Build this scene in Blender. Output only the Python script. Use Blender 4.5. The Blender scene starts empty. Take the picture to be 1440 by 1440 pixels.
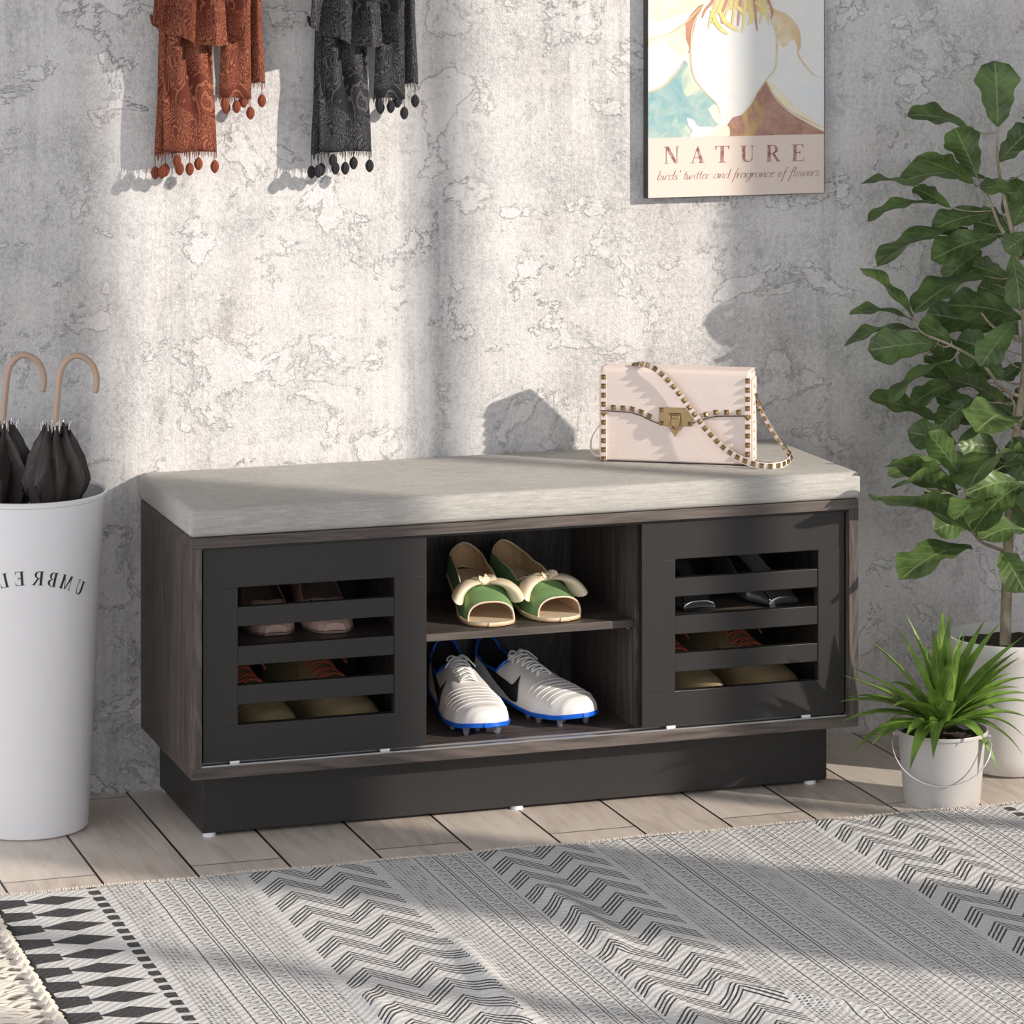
import bpy, bmesh, math, random
from mathutils import Vector, Matrix, noise as mnoise
PI=math.pi; R=math.radians
rnd=random.Random(7)
C=bpy.context.scene.collection
# ------------------------------------------------------------------ camera numbers
FP,YAW,CY=4934.46,.32,-160.15
CAM=Vector((-1.1443,-5.2515,1.3786)); cw,sw=math.cos(YAW),math.sin(YAW)
def ray(u,v):
    a=(u-720)/FP; b=-(v-CY)/FP
    return Vector((cw*a+sw,-sw*a+cw,b))
def at(u,v,Y): d=ray(u,v); return CAM+d*((Y-CAM.y)/d.y)      # point of the upright plane at depth Y
def atz(u,v,Z): d=ray(u,v); return CAM+d*((Z-CAM.z)/d.z)     # point of the level plane at height Z
# ------------------------------------------------------------------ node helpers
class E:
    def __init__(s,nt,x): s.nt=nt; s.x=x
    def m(s,op,*a):
        n=s.nt.nodes.new('ShaderNodeMath'); n.operation=op
        for i,v in enumerate((s,)+a):
            v=v.x if isinstance(v,E) else v
            if isinstance(v,(int,float)): n.inputs[i].default_value=v
            else: s.nt.links.new(v,n.inputs[i])
        return E(s.nt,n.outputs[0])
    def __add__(s,o): return s.m('ADD',o)
    __radd__=__add__
    def __sub__(s,o): return s.m('SUBTRACT',o)
    def __rsub__(s,o): return (s*-1)+o
    def __mul__(s,o): return s.m('MULTIPLY',o)
    __rmul__=__mul__
    def __truediv__(s,o): return s.m('DIVIDE',o)
    def lt(s,o): return s.m('LESS_THAN',o)
    def gt(s,o): return s.m('GREATER_THAN',o)
    def fr(s): return s.m('FRACT')
    def ab(s): return s.m('ABSOLUTE')
    def mx(s,o): return s.m('MAXIMUM',o)
    def mn(s,o): return s.m('MINIMUM',o)
    def pw(s,o): return s.m('POWER',o)
    def cl(s): 
        r=s.m('ADD',0.0); r.x.node.use_clamp=True; return r
    def between(s,a,b): return s.gt(a)*s.lt(b)
    def ss(s,a,b):
        n=s.nt.nodes.new('ShaderNodeMapRange'); n.interpolation_type='SMOOTHSTEP'
        s.nt.links.new(s.x,n.inputs[0]); n.inputs[1].default_value=a; n.inputs[2].default_value=b
        return E(s.nt,n.outputs[0])
class M:
    """a principled material with small procedural graph helpers"""
    def __init__(s,name,col=(.5,.5,.5),rough=.5,metal=0,**kw):
        s.m=bpy.data.materials.new(name); s.m.use_nodes=True; s.nt=s.m.node_tree
        s.b=s.nt.nodes['Principled BSDF']; s.o=s.nt.nodes['Material Output']
        s.b.inputs['Base Color'].default_value=(*col,1); s.b.inputs['Roughness'].default_value=rough
        s.b.inputs['Metallic'].default_value=metal
        for k,v in kw.items(): s.b.inputs[k.replace('_',' ')].default_value=v
        s._tc=None
    def tc(s,out='Object'):
        if not s._tc: s._tc=s.nt.nodes.new('ShaderNodeTexCoord')
        return s._tc.outputs[out]
    def map(s,scale=(1,1,1),loc=(0,0,0),rot=(0,0,0),out='Object'):
        n=s.nt.nodes.new('ShaderNodeMapping'); s.nt.links.new(s.tc(out),n.inputs[0])
        n.inputs['Scale'].default_value=scale; n.inputs['Location'].default_value=loc; n.inputs['Rotation'].default_value=rot
        return n.outputs[0]
    def xyz(s,out='Object'):
        n=s.nt.nodes.new('ShaderNodeSeparateXYZ'); s.nt.links.new(s.tc(out),n.inputs[0])
        return [E(s.nt,o) for o in n.outputs]
    def comb(s,x,y,z):
        n=s.nt.nodes.new('ShaderNodeCombineXYZ')
        for i,v in enumerate((x,y,z)):
            if isinstance(v,E): s.nt.links.new(v.x,n.inputs[i])
            else: n.inputs[i].default_value=v
        return n.outputs[0]
    def noise(s,vec,scale=5,detail=4,rough=.5,dist=0,lac=2):
        n=s.nt.nodes.new('ShaderNodeTexNoise'); s.nt.links.new(vec,n.inputs['Vector'])
        n.inputs['Scale'].default_value=scale; n.inputs['Detail'].default_value=detail
        n.inputs['Roughness'].default_value=rough; n.inputs['Distortion'].default_value=dist; n.inputs['Lacunarity'].default_value=lac
        return E(s.nt,n.outputs[0])
    def voro(s,vec,scale=5,feat='F1',rnd_=1):
        n=s.nt.nodes.new('ShaderNodeTexVoronoi'); n.feature=feat; s.nt.links.new(vec,n.inputs['Vector'])
        n.inputs['Scale'].default_value=scale; n.inputs['Randomness'].default_value=rnd_
        return E(s.nt,n.outputs[0])
    def ramp(s,f,stops):
        n=s.nt.nodes.new('ShaderNodeValToRGB'); s.nt.links.new(f.x,n.inputs[0]); cr=n.color_ramp
        while len(cr.elements)<len(stops): cr.elements.new(.5)
        for e,(p,c) in zip(cr.elements,stops): e.position=p; e.color=(*c,1)
        return n.outputs[0]
    def mix(s,f,a,b,mode='MIX'):
        n=s.nt.nodes.new('ShaderNodeMix'); n.data_type='RGBA'; n.blend_type=mode
        for v,i in ((f,0),(a,6),(b,7)):
            if isinstance(v,E): v=v.x
            if isinstance(v,(int,float)): n.inputs[i].default_value=v
            elif isinstance(v,tuple): n.inputs[i].default_value=(*v,1)
            else: s.nt.links.new(v,n.inputs[i])
        return n.outputs[2]
    def col(s,c): s.nt.links.new(c,s.b.inputs['Base Color']); return s
    def rg(s,e): s.nt.links.new(e.x,s.b.inputs['Roughness']); return s
    def bump(s,h,dist=.001,strength=1):
        n=s.nt.nodes.new('ShaderNodeBump'); n.inputs['Distance'].default_value=dist; n.inputs['Strength'].default_value=strength
        s.nt.links.new(h.x,n.inputs['Height']); s.nt.links.new(n.outputs[0],s.b.inputs['Normal']); return s
def plain(name,col,rough=.5,metal=0,grain=None,var=.12,bd=.0003,**kw):
    m=M(name,col,rough,metal,**kw)
    n=m.noise(m.map(),grain or 60,3)
    m.col(m.mix(n,tuple(c*(1-var) for c in col),tuple(min(1,c*(1+var)) for c in col)))
    if bd: m.bump(n,bd)
    return m.m
# ------------------------------------------------------------------ mesh helpers
class MB:
    def __init__(s): s.v=[]; s.f=[]; s.mi=[]; s.uv=[]
    def add(s,vs,fs,mi=0):
        o=len(s.v); s.v+= [Vector(v) for v in vs]; s.f+=[tuple(i+o for i in f) for f in fs]; s.mi+=[mi]*len(fs); return s
    def box(s,a,b,mi=0):
        x0,y0,z0=a; x1,y1,z1=b
        return s.add([(x0,y0,z0),(x1,y0,z0),(x1,y1,z0),(x0,y1,z0),(x0,y0,z1),(x1,y0,z1),(x1,y1,z1),(x0,y1,z1)],
          [(3,2,1,0),(4,5,6,7),(0,1,5,4),(1,2,6,5),(2,3,7,6),(3,0,4,7)],mi)
    def grid(s,rows,mi=0,closed=False,flip=False):
        n=len(rows[0]); o=[]; 
        for i in range(len(rows)-1):
            for j in range(n if closed else n-1):
                k=(j+1)%n; q=(i*n+j,i*n+k,(i+1)*n+k,(i+1)*n+j); o.append(q[::-1] if flip else q)
        return s.add([p for r in rows for p in r],o,mi)
    def tube(s,pts,r,n=8,mi=0,cap=True,up=Vector((0,0,1)),flat=1):
        pts=[Vector(p) for p in pts]; rows=[]; rr=r if isinstance(r,(list,tuple)) else [r]*len(pts)
        prev=None
        for i,p in enumerate(pts):
            t=(pts[min(i+1,len(pts)-1)]-pts[max(i-1,0)]).normalized()
            if prev is None:
                a=t.cross(up)
                if a.length<.05: a=t.cross(Vector((1,0,0)))
                a.normalize()
            else:
                a=prev-t*prev.dot(t); a.normalize()
            prev=a; b=t.cross(a)
            rows.append([p+(a*math.cos(2*PI*k/n)+b*math.sin(2*PI*k/n)*flat)*rr[i] for k in range(n)])
        s.grid(rows,mi,True)
        if cap:
            s.add(rows[0],[tuple(range(n))],mi); s.add(rows[-1],[tuple(range(n))[::-1]],mi)
        return s
    def lathe(s,prof,c=(0,0,0),n=48,mi=0):
        rows=[[Vector((c[0]+r*math.cos(2*PI*k/n),c[1]+r*math.sin(2*PI*k/n),c[2]+z)) for k in range(n)] for r,z in prof]
        return s.grid(rows,mi,True)
    def prism(s,poly,f0,f1,mi=0):
        """poly 2D list, f0/f1 map (x,y) to the two faces"""
        n=len(poly); a=[f0(x,y) for x,y in poly]; b=[f1(x,y) for x,y in poly]
        return s.add(a+b,[tuple(range(n)),tuple(range(n,2*n))[::-1]]+[(i,i+n,(i+1)%n+n,(i+1)%n) for i in range(n)],mi)
    def build(s,name,mats,parent=None,loc=None,smooth=True,bevel=0,solid=0,off=-1,weld=True,sub=0,ang=40,rim=None,inner=None,bseg=2):
        me=bpy.data.meshes.new(name); o0=Vector(loc) if loc is not None else Vector((0,0,0))
        me.from_pydata([v-o0 for v in s.v],[],s.f)
        for m in (mats if isinstance(mats,(list,tuple)) else [mats]): me.materials.append(m)
        me.polygons.foreach_set('material_index',s.mi)
        if s.uv:
            ul=me.uv_layers.new(name='UVMap')
            for l in me.loops: ul.data[l.index].uv=s.uv[l.vertex_index]
        bm=bmesh.new(); bm.from_mesh(me)
        if weld: bmesh.ops.remove_doubles(bm,verts=bm.verts,dist=1e-5)
        bmesh.ops.recalc_face_normals(bm,faces=bm.faces)
        bm.to_mesh(me); bm.free()
        ob=bpy.data.objects.new(name,me); C.objects.link(ob); ob.location=o0
        if parent: ob.parent=parent
        if smooth:
            me.polygons.foreach_set('use_smooth',[True]*len(me.polygons))
            try: me.set_sharp_from_angle(angle=R(ang))
            except Exception: pass
        if solid:
            q=ob.modifiers.new('s','SOLIDIFY'); q.thickness=solid; q.offset=off
            if inner is not None: q.material_offset=inner
            if rim is not None: q.material_offset_rim=rim
        if bevel:
            q=ob.modifiers.new('b','BEVEL'); q.width=bevel; q.segments=bseg; q.limit_method='ANGLE'; q.angle_limit=R(35)
        if sub:
            q=ob.modifiers.new('u','SUBSURF'); q.levels=q.render_levels=sub
        return ob
def tag(o,label=None,cat=None,group=None,kind=None):
    for k,v in (('label',label),('category',cat),('group',group),('kind',kind)):
        if v: o[k]=v
    return o
def empty(name,loc=(0,0,0),rz=0):
    o=bpy.data.objects.new(name,None); C.objects.link(o); o.location=loc; o.rotation_euler=(0,0,rz); o.empty_display_size=.03
    return o
def copy_tree(o,parent=None):
    c=o.copy(); C.objects.link(c); c.parent=parent
    for ch in list(o.children): copy_tree(ch,c)
    return c
def smooth_path(P,n=6):
    P=[Vector(p) for p in P]; out=[]
    for i in range(len(P)-1):
        p0=P[max(i-1,0)];p1=P[i];p2=P[i+1];p3=P[min(i+2,len(P)-1)]
        for k in range(n):
            t=k/n
            out.append(.5*((2*p1)+(p2-p0)*t+(2*p0-5*p1+4*p2-p3)*t*t+(3*p1-p0-3*p2+p3)*t**3))
    return out+[P[-1]]
def interp(tab,x):
    if x<=tab[0][0]: return tab[0][1]
    for (a,b),(c,d) in zip(tab,tab[1:]):
        if x<=c:
            t=(x-a)/(c-a); t=t*t*(3-2*t)*.5+t*.5
            return b+(d-b)*t
    return tab[-1][1]
# ------------------------------------------------------------------ materials
def wall_mat():
    m=M('weathered plaster',rough=.75)
    P=m.map((1,1,1)); v=m.map((34,6,1.3)); v2=m.map((95,6,3.0)); h=m.map((2.2,6,30)); w=m.map((7,3,2.4))
    big=m.noise(P,2.0,3,.55); med=m.noise(P,7,6,.68,.25); st=m.noise(v,1.2,5,.62); st3=m.noise(v2,1.2,4,.6); st2=m.noise(w,1.6,6,.62,.25); hs=m.noise(h,1.0,5,.6,.2)
    fine=m.noise(P,120,4,.7); grit=m.noise(P,300,2,.6); worm=(m.noise(P,85,3,.55,.6)-.5).ab()
    patch=m.noise(m.map((5,3,6.2),loc=(3.1,0,1.7)),1.5,9,.66,.35)
    rim=1-(patch-.56).ab().ss(.0,.010); patch2=m.noise(m.map((9,3,7),loc=(9.1,0,5.7)),1.9,9,.68,.3); rim2=1-(patch2-.40).ab().ss(0,.008)
    reg=m.noise(m.map(loc=(7,0,3)),4.2,3).ss(.52,.62); streakreg=m.noise(m.map((2.6,1,1.1),loc=(1,0,9)),1.7,2).ss(.42,.62)
    rough_reg=m.noise(m.map(loc=(2,0,8)),3.3,3).ss(.48,.60)
    tone=.0+big*.30+med*.42+st2*.36+(st-.5)*.42*streakreg+(st3-.5)*.2*streakreg+.12+hs*.12+patch.ss(.55,.57)*.07-patch2.ss(.41,.39)*.08+(fine-.5)*.50+(grit-.5)*.34
    c=m.ramp(tone,[(.42,(.27,.265,.265)),(.58,(.44,.435,.43)),(.74,(.63,.62,.61)),(.92,(.75,.74,.73))])
    wr=(1-worm.ss(.0,.035))*rough_reg*.07; c=m.mix(wr,c,(.22,.215,.21))
    c=m.mix((rim.mx(rim2)*(reg*.34+.03)),c,(.20,.195,.19))
    cr=m.voro(m.comb(*[a*b for a,b in zip(m.xyz(),(2.1,1.0,4.4))]),1.1,'DISTANCE_TO_EDGE'); crk=(1-cr.ss(.0,.004))*m.noise(m.map(loc=(4,0,4)),3.5,1).ss(.52,.58); c=m.mix(crk*.0,c,(.16,.155,.15))
    sp=m.noise(P,60,3,.75).ss(.66,.72)*reg; c=m.mix(sp*.6,c,(.84,.84,.83)); wm_=m.noise(m.map(loc=(1,3,1)),5,4).ss(.5,.7); c=m.mix(wm_*.10,c,(.55,.42,.36))
    m.col(c)
    m.bump(med*.5+st*.35+st3*.25+fine*.6+grit*.35+hs*.2+patch.ss(.55,.575)*.5+rim*.35*reg+sp*.9-wr*2,.0026,1)
    return m.m
def floor_mat():
    m=M('grey oak plank',rough=.42)
    x,y,z=m.xyz()
    u=(x+.022)/.1335; k=u.m('FLOOR'); fu=u.fr()
    off=(k*.5).fr()*2                                     # 0 / 1 alternate
    vy=(y+.425)/.8+off*.5*1.0+40
    row=vy.m('FLOOR'); fv=vy.fr()
    seam=fu.lt(.018).mx(fu.gt(.990)); cross=fv.lt(.0032).mx(fv.gt(.9985))
    wn=m.nt.nodes.new('ShaderNodeTexWhiteNoise'); m.nt.links.new(m.comb(k,row,3.3),wn.inputs[0]); rv=E(m.nt,wn.outputs[0])
    vec=m.comb(x*16+rv*9,y*2.6+rv*31,rv*7); g=m.noise(vec,1.6,6,.62,1.4); 
    vec2=m.comb(x*90+rv*5,y*7+rv*3,0.0); g2=m.noise(vec2,1.2,4,.6,.5)
    vec3=m.comb(x*7+rv*19,y*3.5,rv*3); g3=m.noise(vec3,1.3,4,.6,.8)
    t=g*.55+g2*.3+g3*.3+(rv-.5)*.16
    c=m.ramp(t,[(.30,(.31,.25,.205)),(.44,(.52,.44,.375)),(.58,(.66,.575,.50)),(.8,(.78,.70,.62))])
    kn=g3.ss(.62,.72)*.25; c=m.mix(kn,c,(.24,.19,.16))
    s_=(seam.mx(cross*.75)); c=m.mix(s_,c,(.012,.011,.010))
    m.col(c); m.bump(g2*.25+g*.2-s_*2.0,.0012); m.rg(g2*.16+.34)
    return m.m
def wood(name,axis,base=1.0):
    m=M(name,rough=.5); s={'x':(3,60,60),'z':(60,60,3),'y':(60,3,60)}[axis]
    s2={'x':(1.4,14,14),'z':(14,14,1.4),'y':(14,1.4,14)}[axis]
    a=m.noise(m.map(s),1.6,5,.65,.3); b=m.noise(m.map(s2),1.2,3,.55,1.2)
    rings=((b*9).fr()-.5).ab()
    t=a*.62+rings*.42+b*.2
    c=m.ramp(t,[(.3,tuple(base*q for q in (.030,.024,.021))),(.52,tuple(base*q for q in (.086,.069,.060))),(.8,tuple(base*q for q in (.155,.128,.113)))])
    m.col(c); m.bump(a,.0006); return m.m
MW={a:wood('dark ash '+a,a) for a in 'xyz'}
BLK=plain('black lacquer',(.0175,.0162,.015),.42,grain=300,bd=.00008)
def linen():
    m=M('light linen',rough=.92); m.b.inputs['Sheen Weight'].default_value=.0
    a=m.noise(m.map((22,260,260)),1.5,4,.6); b=m.noise(m.map((260,22,260)),1.5,3,.6); g=m.noise(m.map(),9,3)
    c=m.ramp(a*.6+b*.25+g*.2,[(.35,(.33,.32,.295)),(.7,(.54,.525,.49))]); m.col(c); m.bump(a+b,.0005); return m.m
LINEN=linen()
WHITEP=plain('white plastic',(.80,.80,.82),.32,grain=20,var=.02,bd=0)
CHROME=M('chrome',(.86,.86,.86),.16,1).m
ALU=M('brushed aluminium',(.8,.8,.8),.3,1).m
BRASS=plain('antique brass',(.38,.27,.14),.34,1,grain=90,var=.2,bd=0)
CLEAR=M('clear stud plastic',(.9,.95,1),.08,0,Transmission_Weight=.85,IOR=1.45).m
def leather(name,col,bump=.0006,sc=260,rough=.48,var=.06):
    m=M(name,col,rough); v=m.voro(m.map(),sc,'F1'); n=m.noise(m.map(),30,3)
    m.col(m.mix(n,tuple(c*(1-var) for c in col),tuple(min(1,c*(1+var)) for c in col))); m.bump(v,bump,.8); return m.m
PINKL=leather('blush pebbled leather',(.80,.675,.61),.00022,620); PINKS=leather('blush smooth leather',(.82,.70,.64),.0001)
EDGE=M('dark edge paint',(.03,.02,.02),.5).m
GRN=plain('sage suede',(.17,.30,.115),.75,grain=300,var=.08); CREAM=plain('cream satin',(.80,.66,.47),.42,grain=40,var=.05)
TAN=plain('tan lining',(.56,.39,.22),.8,grain=200,var=.1)
WHL=plain('white leather',(.80,.77,.74),.42,grain=70,var=.03,bd=.0004); BLUE=plain('royal blue plastic',(.008,.12,.62),.3,grain=20,bd=0)
DK=plain('black mesh lining',(.012,.012,.016),.9,grain=500,var=.3); BLKP=plain('black overlay',(.012,.012,.013),.55,grain=200)
LACE=plain('white lace cord',(.84,.83,.81),.8,grain=500,var=.05)
PNK=plain('powder pink leather',(.78,.52,.43),.35,grain=40,var=.05); PNKI=plain('beige lining',(.36,.27,.22),.8,grain=90)
OLV=plain('olive suede',(.31,.235,.12),.85,grain=300,var=.15,bd=.0006); OLVS=plain('tan sole rubber',(.30,.25,.17),.7,grain=90)
CORAL=plain('coral lace cord',(.52,.13,.07),.7,grain=300); SIL=plain('silver patent',(.62,.62,.64),.16,.9,grain=30,var=.12,bd=0); GRY=plain('pale grey leather',(.50,.47,.48),.5,grain=50)
BLKR=M('black rubber',(.01,.01,.01),.5).m
# ------------------------------------------------------------------ setting
w=MB().box((-2.6,0,0),(2.72,.12,3.1)).build('wall_back',wall_mat(),smooth=False); tag(w,kind='structure')
f=MB().box((-2.6,-5.9,-.1),(2.72,.12,0)).build('floor',floor_mat(),smooth=False); tag(f,kind='structure')
PLAIN=plain('white wall paint',(.62,.62,.63),.9,grain=30,var=.03)
wy=[(-5.9,-3.66),(-2.80,-2.335),(0,0),(-1.43,0.0)]
wm=MB()
for a,b in wy[:2]+wy[3:]: wm.box((2.6,a,0),(2.64,b,3.1))
for a,b in ((-3.66,-2.80),(-2.335,-1.43)):
    wm.box((2.6,a,0),(2.64,b,.45)); wm.box((2.6,a,2.95),(2.64,b,3.1))
tag(wm.build('wall_right',PLAIN,smooth=False),kind='structure')
for i,(a,b) in enumerate(((-3.66,-2.80),(-2.335,-1.43))):
    fm=MB(); mid=-1.862 if i else (a+b)/2; x0,x1=2.606,2.634
    fm.box((x0,a,.45),(x1,a+.012,2.95)).box((x0,b-.012,.45),(x1,b,2.95)).box((x0,a+.012,.45),(x1,b-.012,.47)).box((x0,a+.012,2.93),(x1,b-.012,2.95)).box((x0,mid-.027,.47),(x1,mid+.027,2.93))
    tag(fm.build('window_%d'%(i+1),WHITEP,smooth=False),kind='structure')
tag(MB().box((-2.6,-5.9,3.1),(2.72,.12,3.2)).build('light_block_ceiling',plain('light block grey',(.3,.3,.3),.9,bd=0),smooth=False),kind='structure')  # unseen ceiling added to cut light from above, its grey darkened for the same

# ------------------------------------------------------------------ bench
W,D,Z0,Z1=1.04,.34,.0978,.4447; T=.0155
bench=empty('shoe_bench',(W/2,-D/2,0))
tag(bench,'dark ash wood shoe storage bench with two black slatted sliding doors','bench')
def bp(name,mb,mat,parent=None,**k):
    o=mb.build(name,mat,None,**k); o.parent=parent or bench
    o.matrix_parent_inverse=Matrix.Translation((-W/2,D/2,0)) if o.parent is bench else Matrix.Identity(4); return o
bp('top_panel',MB().box((0,-D,Z1-T),(W,-.002,Z1)),MW['x'],bevel=.0008)
bp('bottom_panel',MB().box((0,-D,Z0),(W,-.002,Z0+T)),MW['x'],bevel=.0008)
for x0 in (0.0,W-T): bp('side_panel',MB().box((x0,-D+.0003,Z0+T),(x0+T,-.002,Z1-T)),MW['z'],bevel=.0006)
for x0 in (.3375,.6915): bp('divider',MB().box((x0,-.300,Z0+T),(x0+T,-.008,Z1-T)),MW['z'],bevel=.0006)
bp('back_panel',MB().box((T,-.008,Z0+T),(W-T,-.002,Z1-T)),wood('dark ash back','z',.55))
SZ=.275
for a,b in ((T,.3375),(.3375+T,.6915),(.6915+T,W-T)):
    yf=-.298 if a>.3 and a<.6 else -.29
    sh=bp('shelf',MB().box((a+.001,yf,SZ-.0115),(b-.001,-.009,SZ)),MW['x'],bevel=.0006)
    for xx in (a+.004,b-.004-.007):
        bp('shelf_pin',MB().box((xx,yf+.004,SZ-.0145),(xx+.007,yf+.010,SZ-.0117)),CHROME,sh)
bp('track',MB().box((T+.001,-.334,Z0+T),(W-T-.001,-.3285,Z0+T+.0022)).box((T+.001,-.3145,Z0+T),(W-T-.001,-.311,Z0+T+.0022)),ALU)
bp('upper_track',MB().box((T+.001,-.3325,Z1-T-.004),(W-T-.001,-.304,Z1-T)),BLKR)
def door(x0,x1,ox0,ox1):
    z0,z1=.1185,.4247; oz0,oz1=.170,.368; y0,y1=-.3285,-.3145
    O=[(x0,z0),(x1,z0),(x1,z1),(x0,z1)]; I=[(ox0,oz0),(ox1,oz0),(ox1,oz1),(ox0,oz1)]
    vs=[(x,y,z) for y in (y0,y1) for x,z in O+I]; fs=[]
    for k in range(4):
        n_=(k+1)%4; fs+=[(k,n_,n_+4,k+4),(k+8,k+12,n_+12,n_+8),(k,k+8,n_+8,n_),(k+4,n_+4,n_+12,k+12)]
    d=bp('door',MB().add(vs,fs),BLK,bevel=.0007)
    for a,b in ((x0,ox0),(ox1,x1)): bp('stile',MB().box((a+.0001,y0-.0005,oz0+.0003),(b-.0001,y0+.003,oz1-.0003)),BLK,d,bevel=.0004)
    n=3; g=.0285; h=((oz1-oz0)-4*g)/3
    for k in range(n):
        zz=oz0+g+k*(g+h)
        bp('slat',MB().box((ox0,y0+.001,zz),(ox1,y1-.001,zz+h)),BLK,d,bevel=.0007)
    for xx in (x0+.04,x1-.07):
        bp('glide_clip',MB().box((xx,y0+.0006,Z0+T+.0022),(xx+.014,y0+.006,z0)),WHITEP,d)
door(.0195,.355,.0710,.3060)
door(.692,1.0215,.7450,.9780)
# plinth: four boards as one frame, on white glides
px0,px1,py=.0293,1.0107,-.2855
pm=MB().box((px0,py,.006),(px1,py+.016,Z0)).box((px0,py+.016,.006),(px0+.016,-.002,Z0)).box((px1-.016,py+.016,.006),(px1,-.002,Z0)).box((px0+.016,-.018,.006),(px1-.016,-.002,Z0))
bp('plinth',pm,BLK,bevel=.0008,weld=False)
for xx in (px0+.012,.512,px1-.024):
    for yy in (py+.010,-.012): bp('foot',MB().lathe([(0,0),(.0095,0),(.0095,.006),(0,.006)],(xx,yy,0),20),WHITEP)
# cushion
cu=MB(); nx,ny=60,24; rows=[]
bmc=bmesh.new(); bmesh.ops.create_cube(bmc,size=1)
zt=.486
for v in bmc.verts: v.co=Vector((W/2+v.co.x*(W+.003),-D/2-.001+v.co.y*(D-.002),(Z1+zt)/2+v.co.z*(zt-Z1)))
bmesh.ops.bevel(bmc,geom=[e for e in bmc.edges],offset=.0085,segments=4,profile=.6,affect='EDGES')
me=bpy.data.meshes.new('bench_cushion')
for v in bmc.verts:
    t=(v.co.z-Z1)/(zt-Z1); bulge=.0035*math.sin(PI*t)
    if v.co.x<.02: v.co.x-=bulge
    if v.co.x>W-.02: v.co.x+=bulge
    if v.co.y<-D+.02: v.co.y-=bulge
bmc.to_mesh(me); bmc.free(); me.materials.append(LINEN)
cush=bpy.data.objects.new('bench_cushion',me); C.objects.link(cush)
me.polygons.foreach_set('use_smooth',[True]*len(me.polygons)); me.set_sharp_from_angle(angle=R(50))
tag(cush,'long light grey linen seat cushion lying on top of the shoe bench','cushion')
# ------------------------------------------------------------------ shoes
class Shoe:
    """local frame: heel at y=0, toe at y=-L, x across, z up"""
    def __init__(s,L,wid,hgt,sole,phic,bend=None,exp=(.8,.75)):
        s.L=L;s.wid=wid;s.hgt=hgt;s.sole=sole;s.phic=phic;s.bend=bend or (lambda t:0);s.e=exp
    def pt(s,t,phi,off=0):
        w_=interp(s.wid,t)+off; h=interp(s.hgt,t)+off; c,q=math.cos(phi),math.sin(phi)
        x=math.copysign(abs(c)**s.e[0],c)*w_; z=max(q,0)**s.e[1]*h
        return Vector((x+s.bend(t),-t*s.L-(off if t>.97 else 0)+(off if t<.03 else 0),interp(s.sole,t)+z))
    def upper(s,t0=0,t1=1,nt=44,nv=12,mi=0):
        mb=MB()
        for side in (0,1):
            rows=[]
            for i in range(nt+1):
                t=t0+(t1-t0)*(.5-.5*math.cos(PI*i/nt)); pc=s.phic(t)
                rows.append([s.pt(t,(pc*j/nv) if side else PI-pc*j/nv) for j in range(nv+1)])
            mb.grid(rows,mi,flip=bool(side))
        for t in ([t0] if t0==0 else [])+([t1] if t1==1 else []):
            pc=s.phic(t); ring=[s.pt(t,pc*j/nv) for j in range(nv+1)]+[s.pt(t,PI-pc*j/nv) for j in range(nv-(1 if pc>1.57 else 0),-1,-1)]; mb.add(ring,[tuple(range(len(ring)))],mi)
        return mb
    def solemesh(s,th,grow=.002,n=44,top=0,zf=None,t0=0,t1=1):
        mb=MB(); a=[];b=[];c=[];d=[]
        for i in range(n+1):
            t=t0+(t1-t0)*(.5-.5*math.cos(PI*i/n)); w_=interp(s.wid,t)+grow; z=interp(s.sole,t)+top
            y=-t*s.L+(grow if i==0 else 0)-(grow if i==n else 0); x=s.bend(t); tt=th(t) if callable(th) else th
            a.append((x-w_,y,z)); b.append((x+w_,y,z)); c.append((x-w_*.96,y,z-tt)); d.append((x+w_*.96,y,z-tt))
        mb.grid([a,b]); mb.grid([c,d]); mb.grid([a,c]); mb.grid([b,d])
        mb.add([a[0],b[0],d[0],c[0]],[(0,1,2,3)]); mb.add([a[-1],b[-1],d[-1],c[-1]],[(0,1,2,3)])
        return mb
def place(root,heel,toe,z,L):
    d=Vector((toe[0]-heel[0],toe[1]-heel[1])); ang=math.atan2(d.y,d.x)+PI/2
    root.location=(toe[0]-d.normalized().x*L,toe[1]-d.normalized().y*L,z); root.rotation_euler=(0,0,ang)
def rimpath(S,t0,t1,n=30):
    L_=[S.pt(t0+(t1-t0)*i/n,PI-S.phic(t0+(t1-t0)*i/n)) for i in range(n+1)]
    R_=[S.pt(t0+(t1-t0)*i/n,S.phic(t0+(t1-t0)*i/n)) for i in range(n+1)]
    return L_[::-1]+R_+[]
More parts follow.
